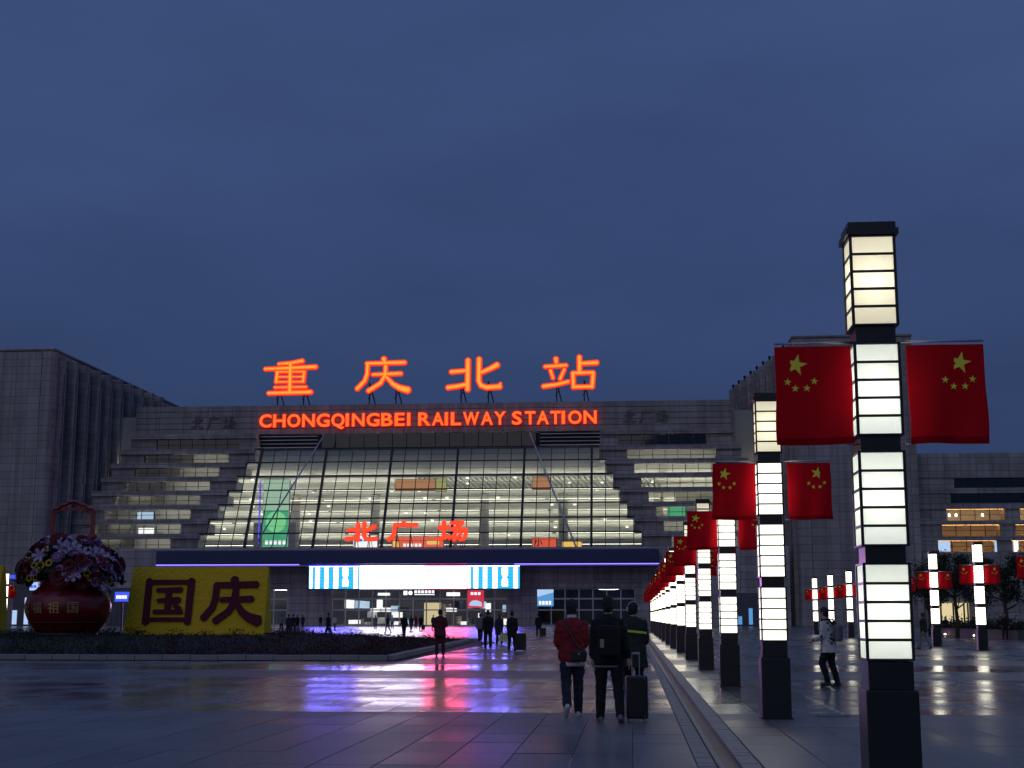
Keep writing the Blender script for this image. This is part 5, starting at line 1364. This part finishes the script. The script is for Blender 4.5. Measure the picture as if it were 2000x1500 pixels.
    if detail:
        crumple(out['top'], .013, 9.0, len(hair) + coat * 10, 1.7); crumple(out['trousers'], .012, 9.0, coat * 9 + 2, 2.0); crumple(out['hair'], .016, 26.0, coat + 1, .6)
    else:
        crumple(out['top'], .02, 6.0, coat * 5 + 3, 1.5); crumple(out['hair'], .014, 22.0, coat + 4)
    return out
NAMES = {'top': 'jacket', 'trousers': 'trousers', 'shoeL': 'shoe', 'shoeR': 'shoe', 'hair': 'hair'}
def place(fig, label, x, y, rz, mats, h=1.0, group=None, wide=1.0):
    t = obj('person', fig['body'], None, (x, y, 0), (0, 0, rz)); t.scale = (h * wide, h, h)
    fig['body'].materials.clear(); fig['body'].materials.append(M['skin'])
    tag(t, label, 'person', group)
    for k in ('top', 'trousers', 'shoeL', 'shoeR', 'hair'):
        c = obj(NAMES[k], fig[k], t)
        mk = M[mats['shoes' if k.startswith('shoe') else k]]
        if not fig[k].materials: fig[k].materials.append(mk)
        c.material_slots[0].link = 'OBJECT'; c.material_slots[0].material = mk
    return t
def suitcase(label, x, y, rz, w, d, h, handle_top, tilt=0.0, m='plastic_black', group='suitcases'):
    t = thing('suitcase', label, 'suitcase', (x, y, 0), rz, group); t.rotation_euler = (tilt, 0, rz)
    MB().box(-w / 2, w / 2, -d / 2, d / 2, .055, h).build('shell', m, t, bevel=.03)
    for i in range(5):
        xx = -w / 2 + w * (i + 1) / 6
        MB().box(xx - .012, xx + .012, -d / 2 - .006, -d / 2 + .004, .10, h - .06).build('ridge', m, t)
    MB().box(w * .32, w * .34, -d / 2 - .004, d / 2 + .004, .07, h - .01).build('zip', 'wheel_grey', t)
    hd = MB()
    for s in (-1, 1): hd.bar((s * .055, d * .25, h - .02), (s * .055, d * .25, handle_top), .012)
    hd.bar((-.065, d * .25, handle_top), (.065, d * .25, handle_top), .024, .03); hd.build('handle', 'rod_metal', t)
    for sx in (-1, 1):
        for sy in (-1, 1):
            wv = MB().tube([(sx * (w / 2 - .04) - .014, sy * (d / 2 - .04), .028), (sx * (w / 2 - .04) + .014, sy * (d / 2 - .04), .028)], .027, 12).build('wheel', 'wheel_grey', t)
    return t

# --- red jacket, cross-body bag, left heel lifting
pose_red = dict(lean=.04, head=.10, legL=(-.20, .45, -.01), legR=(.10, .06, .0), toeL=.75, toeR=0.0, armL=(-.05, .16, .95), armR=(.05, .16, .95), inL=.5, inR=.5)
f = figure(pose_red, True, bulky=.026)
q = G(1118, 1400)
red = place(f, 'person in red jacket and navy trousers walking away with black cross-body bag', q.x, q.y, R(4), dict(top='cloth_red', trousers='cloth_navy', shoes='shoe_white', hair='hair'), 1.0)
J = f['J']
pz = J['pelvis'].z; ch = J['chest']
ell_b = MB(); ell(ell_b, [(J['neck'] + Vector((0, -.01, z)), .074 + .01 * (z < 0), .070) for z in (-.03, .0, .045)], 16); o = ell_b.build('collar', 'cloth_white', red, smooth=True)
ell_b = MB(); ell(ell_b, [(J['pelvis'] + Vector((0, 0, z)), .197, .146) for z in (-.175, -.15, -.10)], 18); ell_b.build('hem', 'cloth_white', red, smooth=True)
bag = MB(); bag.box(-.02, .22, -.245, -.165, pz - .10, pz + .07); bagc = tag(bag.build('shoulder_bag', 'plastic_black', None, (0, 0, 0), bevel=.025), 'small black cross-body bag on the back of the red jacket', 'bag')
bagc.matrix_world = red.matrix_basis.copy() if False else Matrix.Translation((q.x, q.y, 0)) @ Matrix.Rotation(R(4), 4, 'Z')
strap = MB(); strap.tube([(.20, -.16, pz + .04), (.10, -.178, pz + .10), (0, -.178, pz + .25), (-.08, -.172, pz + .40), (-.115, -.12, pz + .50), (-.12, -.02, pz + .545), (-.10, .09, pz + .48)], .014, 6); strap.build('strap', 'plastic_black', bagc)
MB().box(.085, .115, -.252, -.244, pz - .0, pz + .03).build('buckle', 'rod_metal', bagc)
# --- black jacket with backpack, pulling the suitcase with the right hand
pose_blk = dict(lean=.03, head=.0, legL=(.16, .10, .04), legR=(-.16, .20, .09), toeL=0, toeR=.35, armL=(-.02, .12, .25), armR=(-.12, .22, .10), inL=.0, inR=-.1)
f = figure(pose_blk, True, bulky=.030)
q = G(1190, 1411); qb = q.copy()
blk = place(f, 'person in black with black backpack walking away beside a suitcase', q.x, q.y, R(2), dict(top='cloth_black', trousers='cloth_black', shoes='cloth_grey', hair='hair'), 1.02)
J = f['J']; pz = J['pelvis'].z
bp = tag(MB().box(-.155, .155, -.335, -.165, pz + .0, pz + .46).build('backpack', 'cloth_black', None, bevel=.06), 'black backpack with pale tag on the back of the person in black', 'backpack')
bp.matrix_world = Matrix.Translation((q.x, q.y, 0)) @ Matrix.Rotation(R(2), 4, 'Z')
MB().box(-.13, .13, -.375, -.336, pz + .03, pz + .25).build('pocket', 'cloth_black', bp, bevel=.018)
MB().box(-.125, -.07, -.382, -.376, pz + .14, pz + .26).build('tag', 'beige_tag', bp)
MB().tube([(-.04, -.20, pz + .455), (-.03, -.21, pz + .50), (.03, -.21, pz + .50), (.04, -.20, pz + .455)], .010, 6).build('grab_handle', 'cloth_black', bp)
for s in (-1, 1): MB().tube([(s * .10, -.17, pz + .42), (s * .12, -.10, pz + .535), (s * .13, .03, pz + .55), (s * .14, .14, pz + .42), (s * .15, .13, pz + .22)], .020, 6).build('strap', 'cloth_black', bp)
ell_b = MB(); ell(ell_b, [(J['pelvis'] + Vector((0, 0, z)), .205, .150) for z in (-.165, -.15, -.135)], 18); ell_b.build('shirt_hem', 'cloth_grey', blk, smooth=True)
qs = G(1244, 1411)
suitcase('black hard-shell suitcase pulled along beside the person in black', qs.x, qs.y, R(8), .31, .22, .66, .98)
# --- dark coat with bright reflective stripe and headphones, a little ahead
pose_cape = dict(lean=.06, head=.12, legL=(.16, .10, .03), legR=(-.14, .25, .03), toeL=0, toeR=.3, armL=(.10, .12, .7), armR=(.12, .14, .9), inL=.4, inR=.3)
f = figure(pose_cape, True, coat=.20, bulky=.045)
q = P(1238, 1330, 25.5)
cape = place(f, 'person in dark coat with yellow-green reflective stripe and headphones', q.x, 25.5, R(-3), dict(top='cloth_green', trousers='cloth_black', shoes='shoe_dark', hair='hair'), 1.0)
J = f['J']; pz = J['pelvis'].z; up = J['up']
def around(z0, z1, a0, a1, rx, ry, n_=12):
    b = MB(); vs = []
    for i in range(n_ + 1):
        a = a0 + (a1 - a0) * i / n_; zc = z0 + (z1 - z0) * i / n_; c = J['pelvis'] + up * zc
        vs += [(c.x + rx * math.sin(a), c.y - ry * math.cos(a), c.z - .020), (c.x + rx * math.sin(a), c.y - ry * math.cos(a), c.z + .020)]
    b.add(vs, [(2 * i, 2 * i + 2, 2 * i + 3, 2 * i + 1) for i in range(n_)])
    return b
around(.335, .285, -.75, 1.25, .262, .190).build('reflective_stripe', 'reflective_yellow', cape)
hd = J['head']
hp = MB(); hp.tube([(hd.x - .095 * math.cos(a * math.pi / 8), hd.y - .005, hd.z + .02 + .125 * math.sin(a * math.pi / 8)) for a in range(9)], .012, 6)
hpo = tag(hp.build('headphones', 'cloth_white', None), 'pale over-ear headphones on the head of the person in the dark coat', 'headphones')
hpo.matrix_world = Matrix.Translation((q.x, 25.5, 0)) @ Matrix.Rotation(R(-3), 4, 'Z')
for s in (-1, 1): MB().ball((hd.x + s * .098, hd.y, hd.z - .0), .024, .042, .050, 10, 6).build('ear_cup', 'cloth_white', hpo, smooth=True)
# --- walker at the right, side on, patterned shirt, small backpack
pose_w = dict(lean=.10, head=.10, legL=(.34, .62, .01), legR=(-.04, .22, .02), toeL=.1, toeR=.25, armL=(.10, .10, 1.1), armR=(-.12, .10, .5), inL=.1, inR=.1)
f = figure(pose_w, True, bulky=.03, coat=.06)
q = G(1622, 1341)
wk = place(f, 'person in patterned white shirt and dark trousers walking left between the lantern posts', q.x, q.y, R(62), dict(top='cloth_print', trousers='cloth_black', shoes='shoe_dark', hair='hair'), .98)
J = f['J']; pz = J['pelvis'].z
bpw = tag(MB().box(-.13, .13, -.30, -.16, pz + .05, pz + .42).build('backpack', 'cloth_grey', None, bevel=.05), 'grey patterned backpack on the walker in the white shirt', 'backpack')
bpw.matrix_world = Matrix.Translation((q.x, q.y, 0)) @ Matrix.Rotation(R(62), 4, 'Z')
for s in (-1, 1): MB().tube([(s * .10, -.16, pz + .40), (s * .12, -.05, pz + .535), (s * .13, .09, pz + .52), (s * .14, .15, pz + .38), (s * .15, .05, pz + .15), (s * .13, -.16, pz + .10)], .022, 6).build('strap', 'cloth_black', bpw)

# --- far figures
PO = {
 'walk': figure(dict(lean=.04, legL=(.30, .12, .02), legR=(-.24, .30, .02), toeL=-.1, toeR=.4, armL=(-.30, .10, .15), armR=(.30, .10, .3)), False, bulky=.02),
 'stand': figure(dict(legL=(.03, .04, .04), legR=(-.02, .03, .05), armL=(.05, .12, .3), armR=(.03, .12, .25)), False, bulky=.025),
 'bag': figure(dict(lean=.05, legL=(-.16, .22, .02), legR=(.20, .10, .02), toeL=.3, armL=(.12, .12, .3), armR=(-.25, .16, .05)), False, hair='bun', coat=.14, bulky=.02),
 'phone': figure(dict(head=.25, legL=(.02, .04, .05), legR=(.05, .08, .05), armL=(.1, .22, 1.5), armR=(.1, .22, 1.5), inL=.5, inR=.5), False, bulky=.04, coat=.06),
 'coat': figure(dict(lean=.03, legL=(.16, .08, .02), legR=(-.14, .2, .02), toeR=.3, armL=(-.1, .12, .4), armR=(.15, .12, .5)), False, hair='long', coat=.26, bulky=.03),
 'sit': figure(dict(lean=.18, head=.2, legL=(1.45, 1.45, .08), legR=(1.40, 1.5, .10), armL=(.5, .12, .7), armR=(.55, .12, .8), inL=.3, inR=.3), False, bulky=.03),
}
D_ = dict(top='cloth_black', trousers='cloth_black', shoes='shoe_dark', hair='hair')
def mm(top, tr='cloth_black', sh='shoe_dark'): return dict(top=top, trousers=tr, shoes=sh, hair='hair')
crowd = [  # pose, px, feet py, turn, clothes, height, label
 ('phone', 859, 1281, 5, mm('cloth_wine', 'cloth_wine'), 1.02, 'person in dark red clothes standing at the tip of the flower bed'),
 ('walk', 953, 1268, 8, mm('cloth_black'), 1.04, 'tall person in black walking away left of the suitcase group'),
 ('walk', 938, 1254, -6, mm('cloth_grey'), .98, 'person in grey top walking away just left of the tall person in black'),
 ('stand', 975, 1243, 0, mm('cloth_tan'), 1.0, 'person in tan top partly hidden behind the person with the yellow bag'),
 ('coat', 975, 1259, 20, mm('cloth_navy'), .95, 'person in navy coat carrying a pale yellow bag'),
 ('bag', 1000, 1272, -4, mm('cloth_black'), 1.0, 'person in long black coat with hair bun pulling a large suitcase'),
 ('stand', 1052, 1245, 10, mm('cloth_black'), 1.0, 'person in black with a suitcase in front of the right portal'),
 ('walk', 789, 1246, 170, mm('cloth_black'), 1.0, 'person in black striding in front of the middle doors'),
 ('walk', 757, 1237, 70, mm('cloth_navy', 'cloth_tan'), .96, 'bare-legged person in navy striding left before the doors'),
 ('stand', 766, 1228, 0, mm('cloth_white'), .98, 'person in pale top standing behind the bare-legged walker'),
 ('coat', 733, 1228, 10, mm('cloth_tan', 'cloth_tan'), .98, 'person in brown coat near the doors, left of the striding pair'),
 ('walk', 803, 1232, 0, mm('cloth_navy'), .97, 'person in navy walking just right of the striding person in black'),
 ('stand', 822, 1231, 0, mm('cloth_black'), .98, 'person in black before the cream lit doorway with small suitcase'),
 ('coat', 812, 1227, 0, mm('cloth_red', 'cloth_navy'), .96, 'person in red top within the cream lit doorway'),
 ('stand', 846, 1230, 30, mm('cloth_navy'), .98, 'person in navy standing right of the cream lit doorway'),
 ('stand', 626, 1225, 180, mm('cloth_black'), 1.0, 'lone person in black standing before the stone pier'),
 ('walk', 641, 1249, 85, mm('cloth_black'), 1.03, 'person in black walking left behind the flower bed'),
 ('walk', 654, 1230, 0, mm('cloth_white', 'cloth_grey'), .97, 'person in white top behind the walker in black, near the pier'),
 ('coat', 591, 1227, 0, mm('cloth_navy'), 1.0, 'person in navy coat at the left portal beside the yellow board'),
 ('stand', 580, 1232, 20, mm('cloth_black'), 1.0, 'person in black in the small crowd right of the yellow board'),
 ('bag', 572, 1236, -20, mm('cloth_black'), 1.0, 'person in long black coat in the crowd right of the yellow board'),
 ('walk', 563, 1240, 10, mm('cloth_navy'), 1.0, 'person in navy at the front of the crowd right of the yellow board'),
 ('stand', 549, 1234, 0, mm('cloth_grey'), 1.0, 'person in grey half hidden by the edge of the yellow board'),
 ('walk', 1806, 1268, 40, mm('cloth_black', 'cloth_grey'), .98, 'person in dark top walking just right of the nearest lantern post, far behind'),
 ('stand', 1964, 1250, 190, mm('cloth_black'), 1.0, 'person in black standing at the planter at the right'),
]
for k, px, py, a, ms, h, lb in crowd:
    q = G(px, py); place(PO[k], lb, q.x, q.y, R(a), ms, h, 'people on the plaza')
bx = G(1003, 1272)
# their luggage
q = G(1014, 1272); suitcase('large black suitcase pulled by the person with hair bun', q.x + .05, q.y, R(10), .52, .3, .78, 1.0)
q = G(1060, 1245); suitcase('black suitcase beside the person before the right portal', q.x, q.y, R(5), .5, .3, .70, .98)
q = G(823, 1231); suitcase('small dark suitcase before the cream lit doorway', q.x + .25, q.y - .3, 0, .4, .25, .6, .95)
q = G(981, 1259)
bg = thing('shopping_bag', 'pale yellow carrier bag held by the person in the navy coat', 'bag', (q.x + .1, q.y - .15, .18))
MB().add([(-.2, -.08, 0), (.2, -.08, 0), (.2, .08, 0), (-.2, .08, 0), (-.24, -.03, .46), (.24, -.03, .46), (.24, .03, .46), (-.24, .03, .46)], [(0, 3, 2, 1), (4, 5, 6, 7), (0, 1, 5, 4), (1, 2, 6, 5), (2, 3, 7, 6), (3, 0, 4, 7)]).build('body', 'bag_yellow', bg)
MB().tube([(-.1, 0, .44), (-.07, 0, .58), (.07, 0, .58), (.1, 0, .44)], .012, 6).build('handle', 'bag_yellow', bg)
# people sitting on the planter
for i, (px, dx, ms) in enumerate(((1858, 0, mm('cloth_black')), (1942, 0, mm('cloth_white', 'cloth_grey')), (1978, 0, mm('cloth_black')), (1921, 0, mm('cloth_navy')))):
    f_ = (px - 1842) / 198
    base = Vector((pl.location.x + pd.x * f_, pl.location.y + pd.y * f_ - .75, 0))
    o = place(PO['sit'], ('person in black sitting at the left end of the planter', 'person in white top sitting on the planter', 'person in black sitting on the planter at the right picture edge', 'person in navy sitting mid-way along the planter')[i], base.x, base.y, R(175 + 10 * (i % 2)), ms, 1.0, 'people sitting on the planter')
    zs = PO['sit']['J']['pelvis'].z - .11
    o.location.z = .62 - zs
bpy.data.scenes.remove(TMP)
